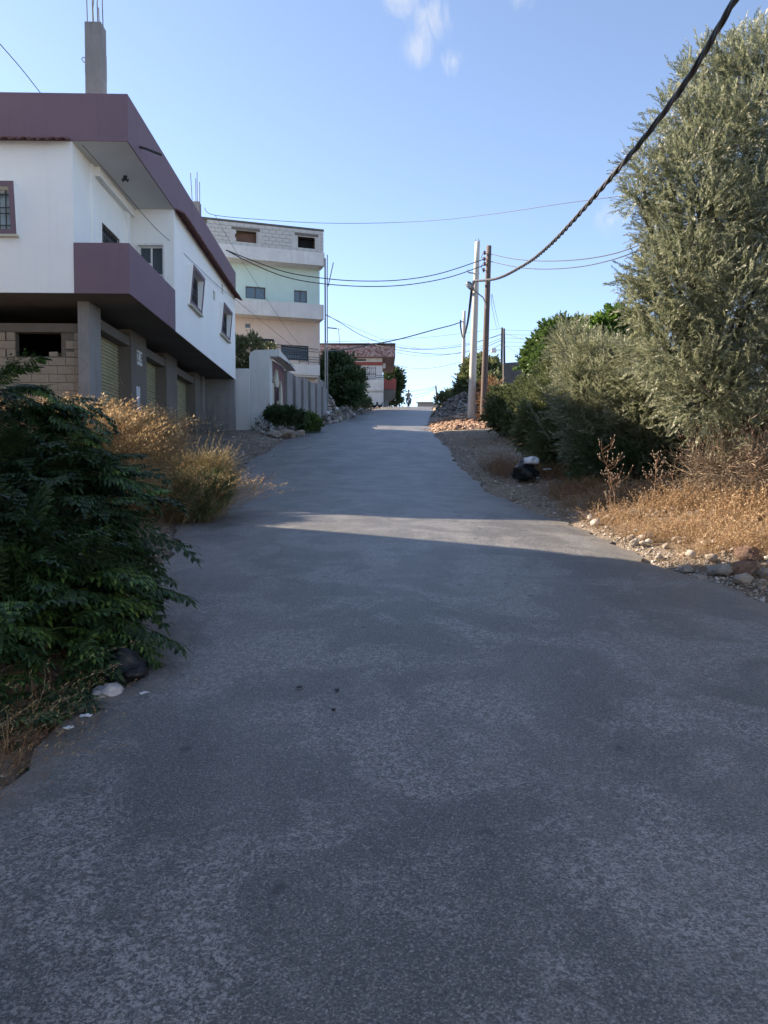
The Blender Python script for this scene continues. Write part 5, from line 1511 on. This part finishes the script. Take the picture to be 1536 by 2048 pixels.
# left foreground grass sprays
xy = clump_xy([(-2.05, 3.75, .10, .15, 1), (-1.95, 3.45, .12, .15, 1)], 60, 44)
tufts([culm(5, .55, .9, .0022, 22, 90 + s, .35, .022, .003) for s in range(4)], xy, rng.uniform(.6, 1.0, len(xy)), 'straw', 'grass_spray', 'few dry grass sprays at the lower left corner', lean=(.5, -.1), jit=.4)
xy = clump_xy([(-1.85, 3.7, .16, .35, 1.2), (-2.1, 4.3, .25, .6, 1), (-2.3, 5.5, .3, .6, 1), (-2.6, 7.0, .3, .8, 1), (-3.3, 9.5, .4, .9, 1), (-3.6, 11, .3, .7, 1)], 2200, 45)
tufts(STRAW, xy, rng.uniform(.2, .6, len(xy)), 'brown_leaf', 'leaf_litter', 'dead stalks and litter under the feathery bush', jit=.9)


# bare thistles and branching dead stalks
def stalk(name, base, h, seed, label, mat='rebar', lean=(0, 0), nb=7, cat='dead plant', r=.008, leafy=0):
    g = random.Random(seed); o = empty(name, base, label, cat)
    mb = MB(); pts = [Vector((0, 0, -.05))]
    for k in range(1, 7):
        q = k / 6; pts.append(Vector((lean[0] * h * q + g.uniform(-.03, .03) * h, lean[1] * h * q + g.uniform(-.02, .02) * h, h * q)))
    r = r * .62; nb = int(nb * 1.7)
    mb.tube(pts, [r * (1 - .75 * k / 6) for k in range(7)], 5)
    hd = MB()
    for k in range(nb):
        s = g.uniform(.3, .98); i = min(5, int(s * 6)); b_ = pts[i].lerp(pts[i + 1], s * 6 - i)
        a = g.uniform(0, 2 * PI); L_i = h * g.uniform(.12, .34) * (1.15 - s * .5)
        m1 = b_ + Vector((math.cos(a) * L_i * .6, math.sin(a) * L_i * .4, L_i * .35)); e = m1 + Vector((math.cos(a) * L_i * .25, math.sin(a) * L_i * .2, L_i * .5))
        mb.tube([b_, m1, e], [r * .5, r * .35, r * .22], 4)
        for j in range(2):
            e2 = m1 + Vector((g.uniform(-1, 1), g.uniform(-.6, .6), g.uniform(.2, 1))) * L_i * .35
            mb.tube([m1, e2], [r * .3, r * .18], 4)
            hd.tube([e2 - Vector((0, 0, .012)), e2, e2 + Vector((0, 0, .014))], [.003, .008, .004], 6)
        hd.tube([e - Vector((0, 0, .012)), e, e + Vector((0, 0, .014))], [.003, .009, .004], 6)
    mb.build('stem', M[mat], o); hd.build('seed_head', M['rock_tan'], o)['kind'] = 'stuff'
    return o


def on_g(u, d):
    x = (u - 768) / FPX * d
    return Vector((x, d, gz(x, d)))


M['stalk'] = surf('stalk', (0.24, 0.135, 0.08), (0.17, 0.10, 0.06), grain=.2)
stalk('dead_thistle', on_g(1240, 11.6), 1.25, 1, 'tall bent dead thistle in front of the low olive', 'stalk', (-.25, 0), 9)
stalk('dead_thistle', on_g(1300, 11.2), .95, 2, 'branching dead thistle between the tall ones', 'stalk', (.1, 0), 12)
stalk('dead_thistle', on_g(1385, 12.2), 1.35, 3, 'upright dead thistle before the dark gap in the olives', 'stalk', (.05, 0), 10)
stalk('dead_thistle', on_g(1220, 11.9), .75, 4, 'stubby rusty thistle at the left end of the row', 'stalk', (0, 0), 8)
stalk('dead_thistle', on_g(1350, 11.8), .85, 5, 'short dead thistle with upright tip beside the twig heap', 'stalk', (-.04, 0), 6)
stalk('dead_thistle', on_g(1500, 11.0), 1.1, 6, 'dead thistle rising from the twig heap at the right', 'stalk', (.1, 0), 9)
stalk('bare_shrub', Vector((-6.9, 14.2, gz(-6.9, 14.2))), 3.35, 7, 'bare pale branching stalk in front of the block wall', 'stalk', (-.16, 0), 8, r=.016)
stalk('dead_thistle', Vector((-5.95, 15.4, gz(-5.95, 15.4))), 2.4, 8, 'slender dead stalk in front of the corner column', 'stalk', (-.04, 0), 9, r=.010)
stalk('dead_thistle', Vector((-5.3, 15.2, gz(-5.3, 15.2))), 2.1, 9, 'reddish forked stalk in front of the first shutter', 'stalk', (.12, 0), 9, r=.012)
stalk('dead_thistle', Vector((-4.9, 15.3, gz(-4.9, 15.3))), 1.6, 10, 'short spreading dead stalk below the torn notice', 'stalk', (.1, 0), 8, r=.008)
stalk('dead_thistle', Vector((-4.2, 14.7, gz(-4.2, 14.7))), 1.1, 11, 'dead stalk in front of the third shutter', 'stalk', (.15, 0), 8, r=.007)


# ------------------------------------------------------------------ rocks, rubble, gravel
def rock_mesh(seed, mat, sub=2, planes=14):
    g = np.random.default_rng(seed)
    bm = bmesh.new(); bmesh.ops.create_icosphere(bm, subdivisions=sub, radius=1)
    nrm = g.normal(size=(planes, 3)); nrm /= np.linalg.norm(nrm, axis=1, keepdims=True); dist = g.uniform(.55, .9, planes)
    for v in bm.verts:
        d = np.array(v.co.normalized()); dp_ = nrm @ d
        with np.errstate(divide='ignore', invalid='ignore'):
            r = np.where(dp_ > .05, dist / dp_, 9)
        rr = min(1.0, r.min()) * (1 + .04 * g.normal() + .05 * math.sin(d[0] * 9 + seed) * math.sin(d[1] * 8))
        v.co = Vector(d) * rr
    me = bpy.data.meshes.new('rock'); bm.to_mesh(me); bm.free()
    me.materials.append(M[mat])
    return me


def rock(u, v, d, w, h, seed, label, mat='rock', name='rock', dep=None, rz=0, group=None):
    """w, h in pixels of the photograph"""
    p_ = P(u, v, d); s = d / FPX / 2 / .8
    o = link(name, rock_mesh(seed, mat, 3), None, (p_.x, p_.y, 0), (rng.uniform(-.2, .2), rng.uniform(-.2, .2), rz), (w * s, (dep or w) * s, h * s))
    o.location.z = gz(p_.x, p_.y) + h * s * .45
    return tag(o, label, 'rock', group)


def dist_ground(u, v):
    for k in range(300):
        d = 3 + k * .1
        pt_ = P(u, v, d)
        if pt_.z <= gz(pt_.x, d): return d
    return 30


for i, (u, v, w, h, mt, lab) in enumerate([
    (1297, 1085, 20, 24, 'rock', 'tall pitted white rock at the sunlit verge'),
    (1271, 1092, 22, 22, 'rock', 'pitted white rock left of the tall one at the sunlit verge'),
    (1318, 1124, 18, 14, 'rock', 'low white rock just above the shadow line on the verge'),
    (1332, 1098, 14, 14, 'rock_tan', 'small yellowish rock catching the sun on the verge'),
    (1488, 1150, 62, 34, 'rock_brown', 'long rounded brown boulder at the right verge'),
    (1496, 1122, 46, 36, 'rock_brown', 'upright brown boulder behind the long one'),
    (1482, 1172, 34, 28, 'rock', 'pale wedge shaped rock leaning on the brown boulder'),
    (1440, 1150, 44, 24, 'rock', 'wide pale rock left of the brown boulders'),
    (1374, 1146, 26, 20, 'rock', 'grey white rock at the road edge in shade'),
    (1396, 1160, 30, 14, 'rock', 'flat pale stone beside the road edge'),
    (1510, 1080, 48, 24, 'rock_tan', 'big buff rock half in sun at the right edge'),
    (1300, 1002, 26, 12, 'rock', 'flat pale rock in the sunlit stubble'),
    (1468, 1030, 20, 10, 'rock', 'small white rock high on the sunlit bank'),
    (1350, 1015, 18, 8, 'rock_tan', 'flat tan stone in the stubble'),
    (1420, 1185, 22, 9, 'rock', 'small flat stone lowest in the white gravel'),
    (1530, 1160, 30, 22, 'rock', 'dark grey rock cut by the right edge')]):
    d = dist_ground(u, v)
    rock(u, v, d, w, h, 100 + i, lab, mt, rz=rng.uniform(0, 3))
for i, (u, v, d, w, h, mt, lab) in enumerate([
    (570, 862, 30.4, 40, 26, 'rock_tan', 'large tan boulder in front of the gate'),
    (598, 858, 31.2, 24, 22, 'rock_tan', 'square shouldered boulder right of the large one'),
    (548, 866, 30.0, 34, 22, 'rock', 'grey boulder at the foot of the gate pillar'),
    (586, 868, 30.2, 16, 12, 'rock_tan', 'small ochre boulder between the two large ones'),
    (524, 868, 30.6, 16, 10, 'rock', 'small pale stone under the gate pillar'),
    (968, 852, 36.2, 14, 12, 'rock', 'pale rock at the foot of the wooden pole')]):
    rock(u, v, d, w, h, 140 + i, lab, mt, rz=rng.uniform(0, 3), name='boulder')

ico = []
for s in range(6):
    bm = bmesh.new(); bmesh.ops.create_icosphere(bm, subdivisions=1, radius=1)
    g = np.random.default_rng(s + 300)
    vv = np.array([v.co[:] for v in bm.verts]) * g.uniform(.6, 1.15, (len(bm.verts), 1)) * np.array([1, .8, .5]); ff = np.array([[v.index for v in f.verts] for f in bm.faces]); bm.free()
    ico.append((vv, ff))


def stones(name, pos, size, mat, label, seed=0, cat='rubble', sq=1.0):
    g = np.random.default_rng(seed); n = len(pos)
    which = g.integers(0, len(ico), n); VV, FF, TT = [], [], []; off = 0
    for k, (vv, ff) in enumerate(ico):
        sel = np.where(which == k)[0]; m_ = len(sel)
        if not m_: continue
        A = g.normal(size=(m_, 3, 3)); Q = np.linalg.qr(A)[0]
        Rm = Q * .55 + np.eye(3)[None] * .0
        yaw = g.uniform(0, 2 * PI, m_); tl = g.normal(size=m_) * .35
        c, s = np.cos(yaw), np.sin(yaw); ct, st = np.cos(tl), np.sin(tl)
        Rz = np.zeros((m_, 3, 3)); Rz[:, 0, 0] = c; Rz[:, 0, 1] = s; Rz[:, 1, 0] = -s; Rz[:, 1, 1] = c; Rz[:, 2, 2] = 1
        Rx = np.zeros((m_, 3, 3)); Rx[:, 0, 0] = 1; Rx[:, 1, 1] = ct; Rx[:, 1, 2] = st; Rx[:, 2, 1] = -st; Rx[:, 2, 2] = ct
        v_ = np.einsum('vi,nij->nvj', vv, Rx @ Rz) * size[sel][:, None, None]
        v_[:, :, 2] *= sq
        v_ += pos[sel][:, None, :]
        VV.append(v_.reshape(-1, 3)); FF.append((ff[None] + (np.arange(m_) * len(vv))[:, None, None] + off).reshape(-1, 3)); off += m_ * len(vv)
        TT.append(np.repeat(g.random(m_), len(vv)))
    o = link(name, mesh_np(name, np.concatenate(VV), np.concatenate(FF), M[mat], np.concatenate(TT)))
    return tag(o, label, cat, kind='stuff')


def strip_pos(n, y0, y1, side, w0, w1, seed, zoff=.0, bias=1.0):
    g = np.random.default_rng(seed); y = g.uniform(y0, y1, n); q = g.random(n) ** bias
    x = redge(y) + w0 + q * (w1 - w0) if side > 0 else ledge(y) - w0 - q * (w1 - w0)
    return np.stack([x, y, ground_z(x, y) + zoff], 1)


def logn(n, m_, s, seed): return np.exp(np.random.default_rng(seed).normal(size=n) * s) * m_


stones('gravel', np.concatenate([strip_pos(9000, 4.0, 9.2, 1, -.10, 1.3, 1, bias=1.5), strip_pos(3500, 9.2, 12.8, 1, -.10, .5, 31, bias=1.8), strip_pos(900, 4.5, 13, 1, -.45, .0, 32, .065)]), np.concatenate([logn(12500, .011, .55, 2), logn(900, .006, .4, 33)]), 'chips', 'white limestone gravel along the right road edge', 1, 'gravel')
stones('gravel', strip_pos(12000, 12.5, 34, 1, -.05, 2.4, 3, bias=1.2), logn(12000, .014, .6, 4), 'chips', 'loose stones on the shaded right verge', 2, 'gravel')
stones('gravel', strip_pos(6500, 15, 34, -1, -.05, 2.2, 5, bias=1.2), logn(6500, .017, .6, 6), 'rubble', 'stony dirt in front of shutters and gate', 3, 'gravel')
stones('gravel', strip_pos(4200, 2.6, 12, -1, -.08, 1.0, 7, bias=1.6), logn(4200, .008, .6, 8), 'rubble', 'grit along the left road edge', 4, 'gravel')


def heap(n, cx, cy, rx, ry_, h, seed, rot=0):
    g = np.random.default_rng(seed)
    a = g.uniform(0, 2 * PI, n); r = np.sqrt(g.random(n))
    x = np.cos(a) * r * rx; y = np.sin(a) * r * ry_
    zt = h * (1 - r**1.7) * (1 + .25 * np.sin(x * 2.1 + 1) * np.sin(y * 1.7)) * (.35 + .65 * g.random(n) ** .35)
    c, s = math.cos(rot), math.sin(rot)
    X_ = cx + x * c - y * s; Y_ = cy + x * s + y * c
    return np.stack([X_, Y_, ground_z(X_, Y_) + zt], 1)


stones('verge_stones', strip_pos(420, 7.6, 12.8, 1, .3, 4.2, 51, .05), logn(420, .045, .5, 52), 'chips', 'pale stones lying among the sunlit straw', 11)
stones('rubble_heap', np.concatenate([heap(3600, -3.75, 50, .95, 7.5, 1.35, 11, .10), heap(2200, -3.0, 58, .8, 5, .9, 12, .08)]), logn(5800, .085, .5, 13), 'rubble', 'heap of broken stone and rubble beyond the boundary wall', 5)
stones('rubble_strip', strip_pos(2600, 32, 60, -1, -.1, .9, 14, .02), logn(2600, .05, .5, 15), 'rubble', 'line of small rubble along the left road edge below the heap', 6)
stones('rubble_patch', strip_pos(700, 62, 77, -1, 0, 1.3, 16, .03), logn(700, .09, .5, 17), 'rubble', 'stones on the verge beside the crest', 7)
stones('sunlit_rubble', np.concatenate([heap(4200, 4.0, 40, 1.9, 4.2, .35, 18), heap(2600, 4.2, 35.6, 2.4, 1.8, .18, 19)]), logn(6800, .07, .5, 20), 'red_chips', 'sunlit reddish rubble around the poles', 8)
stones('dark_heap', heap(4200, 6.2, 58, 2.6, 8, .95, 21, -.08), logn(4200, .10, .5, 22), 'rubble', 'shaded earth and stone mound below the far pole', 9)

# road debris: dark pebbles and scraps
for i, (u, v, lab) in enumerate(((598, 1383, 'small dark blob on the asphalt, left of a pair'), (674, 1385, 'small dark blob on the asphalt, right of a pair'), (667, 1424, 'dark blob nearest the camera of the three'))):
    w_ = pixdir(u, v); k_ = 3.0
    for j in range(200):
        dd = 2 + j * .05; q_ = P(u, v, dd)
        if q_.z < float(zprof(dd)) + .05: break
    o = link('droppings', rock_mesh(200 + i, 'feather', 2), None, (q_.x, q_.y, float(zprof(dd)) + .062), (0, 0, i), (.022, .018, .008)); tag(o, lab, 'debris')


def scrap(u, v, d, s, seed, label, mat='bag_white', lift=.02):
    g = random.Random(seed); p_ = P(u, v, d); z = max(gz(p_.x, d), float(zprof(d)) + (.06 if ledge(d) < p_.x < redge(d) else 0)) + lift
    mb = MB(); n = 9
    for k in range(n):
        a = 2 * PI * k / n; rr = s * g.uniform(.6, 1.1)
        mb.v.append((math.cos(a) * rr, math.sin(a) * rr * .8, g.uniform(0, s * .35)))
    for k in range(n):
        mb.v.append((mb.v[k][0] * .97, mb.v[k][1] * .97, mb.v[k][2] - .004))
    mb.v += [(0, 0, s * .3), (0, 0, s * .3 - .004)]
    for k in range(n):
        k2 = (k + 1) % n; mb.f += [(k, k2, 2 * n), (n + k2, n + k, 2 * n + 1), (k, n + k, n + k2, k2)]
    return tag(mb.build('litter_scrap', M[mat], None, (p_.x, p_.y, z)), label, 'litter')


scrap(290, 1437, 4.35, .03, 1, 'small crumpled white scrap on the asphalt by the white bag', lift=.0)
scrap(172, 1490, 3.95, .035, 2, 'crumpled white scrap at the dirt edge, lower left', lift=.02)
scrap(140, 1520, 3.8, .03, 3, 'pale torn scrap lowest at the left dirt edge', 'paper', .02)
scrap(546, 912, 23.5, .10, 4, 'lone white scrap on the dirt left of the road', lift=.0)
scrap(1095, 948, 17.5, .10, 5, 'white scrap in the weeds right of the black bag', lift=.25)
scrap(1075, 963, 16.8, .06, 6, 'small white scrap in the weeds below the black bag', lift=.2)
scrap(996, 963, 17.2, .06, 7, 'greenish scrap left of the black bag', 'frond_young', .05)


# ------------------------------------------------------------------ rubbish bags
def bag(name, loc, r, label, mat, seed, squash=.8, knot=True):
    bm = bmesh.new(); bmesh.ops.create_icosphere(bm, subdivisions=4, radius=1)
    for v in bm.verts:
        c = v.co.normalized()
        f = 1 + .30 * noise.noise(c * 1.6 + Vector((seed, 0, 0))) + .22 * abs(noise.noise(c * 4.0 + Vector((0, seed, 0)))) - .16 * abs(noise.noise(c * 9))
        z = c.z * f * squash
        if z < -.5 * squash: z = -.5 * squash + (z + .5 * squash) * .2
        if knot and c.z > .8: z += (c.z - .8) * 2.2
        v.co = Vector((c.x * f, c.y * f * .85, z)) * r
    me = bpy.data.meshes.new(name); bm.to_mesh(me); bm.free(); me.materials.append(M[mat])
    for p_ in me.polygons: p_.use_smooth = True
    o = link(name, me, None, loc, (0, 0, seed))
    return tag(o, label, 'rubbish bag')


x_, y_ = 3.22, 17.6
bag('rubbish_bag', (x_, y_, gz(x_, y_) + .20), .31, 'black rubbish bag standing in the weeds of the right verge', 'bag_black', 2, .85)
bag('rubbish_bag', (x_ + .12, y_ - .16, gz(x_, y_) + .47), .20, 'white bag lying on top of the black bag in the weeds', 'bag_white', 5, .55, False)
q_ = P(252, 1372, 4.75); bag('rubbish_bag', (q_.x, q_.y, gz(q_.x, q_.y) + .09), .16, 'black rubbish bag half under the feathery bush', 'bag_black', 3, .6)
q_ = P(218, 1402, 4.5); bag('rubbish_bag', (q_.x, q_.y, gz(q_.x, q_.y) + .05), .10, 'greyish white bag on the road edge under the feathery bush', 'bag_grey', 4, .6, False)
q_ = P(378, 925, 13.4); bag('rubbish_bag', (q_.x, q_.y, gz(q_.x, q_.y) + .45), .13, 'dark crumpled bag caught in the dry scrub', 'bag_black', 6, .6)

# stake fence and dry brush by the poles
sf = empty('stake_fence', (5.0, 38.2, gz(5, 38.2)), 'leaning fence of old split stakes behind the poles', 'fence')
so = Vector(sf.location)
for k in range(26):
    u = 950 + k * 1.55; d = 38.6 - .03 * k
    if 940 < u < 952: continue
    bt = on_g(u, d); hh = rng.uniform(1.3, 2.0)
    mb = MB(); tpx = bt + Vector((rng.uniform(-.14, .1), rng.uniform(-.1, .1), hh)); mb.tube([bt - so - Vector((0, 0, .1)), bt.lerp(tpx, .5) - so + Vector((rng.uniform(-.03, .03), 0, 0)), tpx - so], [.042, .036, .022], 6)
    mb.build('stake', M['stalk' if k % 3 else 'pole_wood'], sf)
ob18 = blobs_px([(986, 800, 37, 12, 1), (988, 825, 36.6, 14), (980, 780, 37.4, 8), (992, 845, 36, 12)])
tree('dry_brush', 'sunlit rust coloured brush between wooden pole and hedge', 'brushwood', Vector((5.2, 36.8, gz(5.2, 36.8))), ob18, 900, [sprig(7, .5, .16, .03, .7, -.1, seed=95 + s) for s in range(4)], 'brown_leaf', .9, .4, .03, .7, seed=41, trunk_h=.2)
ob19 = blobs_px([(430, 858, 30.4, 12), (436, 868, 30.0, 10)])
tree('dry_debris', 'broken crate wood and dead sticks against the grey end wall', 'brushwood', Vector((-6.6, 30.3, gz(-6.6, 30.3))), ob19, 90, [sprig(4, .7, .3, .05, .9, .1, seed=105 + s) for s in range(3)], 'chips', .6, .4, .02, .2, seed=42, trunk_h=.2, core=0)


# ------------------------------------------------------------------ rider and motorbike at the crest
RD = 80.5; RXp = (817 - 768) / FPX * RD
rz_ = float(zprof(RD)) + .05
bk = empty('motorcycle', (RXp, RD, rz_), 'dark motorcycle coming over the crest of the road', 'motorcycle', rz=R(4))


def torus(mb, c, R1, r, n=20, m_=6, axis='x'):
    b0 = len(mb.v)
    for i in range(n):
        a = 2 * PI * i / n
        for j in range(m_):
            w = 2 * PI * j / m_
            rr = R1 + r * math.cos(w)
            mb.v.append((c[0] + r * math.sin(w), c[1] + rr * math.cos(a), c[2] + rr * math.sin(a)))
    for i in range(n):
        for j in range(m_):
            mb.f.append((b0 + i * m_ + j, b0 + ((i + 1) % n) * m_ + j, b0 + ((i + 1) % n) * m_ + (j + 1) % m_, b0 + i * m_ + (j + 1) % m_))


for yy in (-.62, .62):
    mb = MB(); torus(mb, (0, yy, .31), .26, .05); w_ = mb.build('wheel', M['tyre'], bk, smooth=True)
    mb = MB(); mb.tube([(-.07, yy, .31), (.07, yy, .31)], .05, 8)
    for k in range(8):
        a = PI * k / 4; mb.tube([(0, yy, .31), (0, yy + .24 * math.cos(a), .31 + .24 * math.sin(a))], .006, 4)
    mb.build('rim', M['steel'], w_)
mb = MB(); mb.tube([(-.08, -.62, .31), (-.08, -.45, .85)], .022, 6); mb.tube([(.08, -.62, .31), (.08, -.45, .85)], .022, 6); mb.build('fork', M['steel'], bk)
mb = MB(); mb.tube([(0, -.42, .62), (0, -.1, .45), (0, .25, .45), (0, .62, .31)], .035, 6); mb.tube([(0, -.4, .8), (0, .3, .7), (0, .75, .72)], .03, 6); mb.tube([(0, -.15, .38), (0, 0, .42), (0, .18, .38)], [.09, .13, .09], 8); mb.build('frame', M['black_metal'], bk)
mb = MB(); mb.tube([(0, -.38, .82), (0, -.25, .86), (0, 0, .84), (0, .1, .78)], [.06, .13, .13, .07], 8); mb.build('tank', M['bike_red'], bk, smooth=True)
mb = MB(); mb.tube([(0, .05, .78), (0, .3, .80), (0, .72, .84)], [.09, .12, .07], 8); mb.build('seat', M['tyre'], bk, smooth=True)
mb = MB(); mb.tube([(-.40, -.30, 1.06), (-.18, -.42, 1.0), (0, -.44, .96), (.18, -.42, 1.0), (.40, -.30, 1.06)], .018, 6); mb.build('handlebar', M['steel'], bk)
mb = MB(); mb.tube([(0, -.46, .88), (0, -.54, .88), (0, -.58, .88)], [.06, .09, .07], 10); mb.build('headlight', M['lamp_lens'], bk)
for s in (-1, 1):
    mb = MB(); mb.tube([(s * .30, -.36, 1.04), (s * .36, -.38, 1.18)], .008, 4); mb.tube([(s * .36, -.39, 1.18), (s * .36, -.36, 1.18)], .055, 10); mb.build('mirror', M['black_metal'], bk)
mb = MB(); mb.tube([(0, -.88, .52), (0, -.72, .63), (0, -.5, .62)], [.03, .06, .06], 6); mb.build('mudguard', M['bike_red'], bk)
mb = MB(); mb.box(-.14, .14, -.60, -.56, .60, .74); mb.build('front_plate', M['white_frame'], bk)

pr = empty('person', (RXp, RD, rz_), 'person in a pale shirt and dark trousers riding the motorcycle', 'person', rz=R(4))


def skin_body(name, joints, edges, mat, parent, root=0, sub=2):
    me = bpy.data.meshes.new(name)
    me.from_pydata([j[0] for j in joints], edges, [])
    o = bpy.data.objects.new(name, me); COL.objects.link(o); o.parent = parent
    md = o.modifiers.new('skin', 'SKIN'); md.use_smooth_shade = True
    for i, j in enumerate(joints):
        sv_ = me.skin_vertices[0].data[i]; r = j[1]
        sv_.radius = r if isinstance(r, tuple) else (r, r); sv_.use_root = (i == root)
    ms = o.modifiers.new('sub', 'SUBSURF'); ms.levels = sub; ms.render_levels = sub
    me.materials.append(M[mat])
    return o


J = [((0, .22, .90), (.16, .13)), ((0, .17, 1.08), (.15, .11)), ((0, .08, 1.30), (.19, .12)), ((0, .03, 1.42), (.12, .09)), ((0, .0, 1.50), .055), ((0, -.02, 1.60), (.075, .09)), ((0, -.03, 1.70), (.07, .085)),
     ((-.19, .05, 1.38), .062), ((-.27, -.02, 1.15), .052), ((-.30, -.27, 1.08), .04), ((-.31, -.33, 1.07), .04),
     ((.19, .05, 1.38), .062), ((.27, -.02, 1.15), .052), ((.30, -.27, 1.08), .04), ((.31, -.33, 1.07), .04),
     ((-.14, .12, .86), .10), ((-.22, -.22, .78), .085), ((-.18, .02, .38), .05), ((-.20, -.10, .33), .045),
     ((.14, .12, .86), .10), ((.22, -.22, .78), .085), ((.18, .02, .38), .05), ((.20, -.10, .33), .045)]
Eg = [(0, 1), (1, 2), (2, 3), (3, 4), (4, 5), (5, 6), (2, 7), (7, 8), (8, 9), (9, 10), (2, 11), (11, 12), (12, 13), (13, 14), (0, 15), (15, 16), (16, 17), (17, 18), (0, 19), (19, 20), (20, 21), (21, 22)]
skin_body('body', J, Eg, 'skin', pr)
T_ = [(J[i][0], tuple(x * 1.12 for x in (J[i][1] if isinstance(J[i][1], tuple) else (J[i][1],) * 2))) for i in (0, 1, 2, 3)] + [((-.20, .05, 1.38), .078), ((-.26, 0, 1.19), .07), ((.20, .05, 1.38), .078), ((.26, 0, 1.19), .07)]
skin_body('shirt', T_, [(0, 1), (1, 2), (2, 3), (2, 4), (4, 5), (2, 6), (6, 7)], 'shirt', pr)
T_ = [((0, .22, .90), (.17, .14)), ((-.14, .12, .86), .115), ((-.22, -.22, .78), .10), ((-.20, .0, .42), .065), ((.14, .12, .86), .115), ((.22, -.22, .78), .10), ((.20, .0, .42), .065)]
skin_body('trousers', T_, [(0, 1), (1, 2), (2, 3), (0, 4), (4, 5), (5, 6)], 'trousers', pr)
mb = MB(); mb.tube([(0, -.0, 1.66), (0, .01, 1.71), (0, .0, 1.77), (0, -.01, 1.79)], [.098, .10, .07, .02], 10); mb.build('hair', M['hair'], pr, smooth=True)
for s in (-1, 1):
    mb = MB(); mb.tube([(s * .2, .03, .33), (s * .2, -.06, .31), (s * .2, -.16, .30)], [.045, .05, .03], 6); mb.build('shoe', M['tyre'], pr)
    mb = MB(); mb.tube([(s * .032, -.108, 1.665), (s * .032, -.118, 1.665)], [.010, .004], 6); mb.build('eye', M['hair'], pr)
mb = MB(); mb.tube([(0, -.10, 1.665), (0, -.125, 1.63), (0, -.10, 1.62)], [.010, .016, .008], 6); mb.build('nose', M['skin'], pr)


# two black hens on the left verge
def hen(u, d, rz, label):
    x = (u - 768) / FPX * d
    o = empty('hen', (x, d, gz(x, d) + .22), label, 'hen', rz=rz)
    mb = MB(); mb.tube([(-.20, 0, .26), (-.12, 0, .22), (0, 0, .19), (.10, 0, .23), (.16, 0, .32), (.18, 0, .41), (.20, 0, .45), (.22, 0, .46)], [.03, .09, .115, .095, .055, .035, .04, .02], 10)
    mb.build('body', M['feather'], o, smooth=True)
    for k in range(5):
        mb = MB(); a = R(50 + k * 9); mb.tube([(-.16, (k - 2) * .015, .26), (-.16 - .12 * math.cos(a), (k - 2) * .02, .28 + .14 * math.sin(a)), (-.16 - .24 * math.cos(a), (k - 2) * .025, .27 + .24 * math.sin(a))], [.025, .03, .006], 5); mb.build('tail_feather', M['feather'], o)
    mb = MB(); mb.tube([(.20, 0, .48), (.215, 0, .51), (.23, 0, .47)], [.006, .012, .006], 5); mb.build('comb', M['comb'], o)
    mb = MB(); mb.tube([(.235, 0, .46), (.27, 0, .45)], [.010, .002], 5); mb.build('beak', M['rock_tan'], o)
    for s in (-1, 1):
        mb = MB(); mb.tube([(0, s * .04, .12), (.01, s * .045, .0)], [.012, .007], 5); mb.tube([(-.03, s * .045, .004), (.06, s * .045, .004)], .006, 4); mb.build('leg', M['rock_tan'], o)
    o.scale = (1.25, 1.25, 1.25)
    return o


hen(749, 72, R(165), 'left one of two black hens on the verge below the crest')
hen(760, 72.6, R(20), 'right one of two black hens on the verge below the crest')
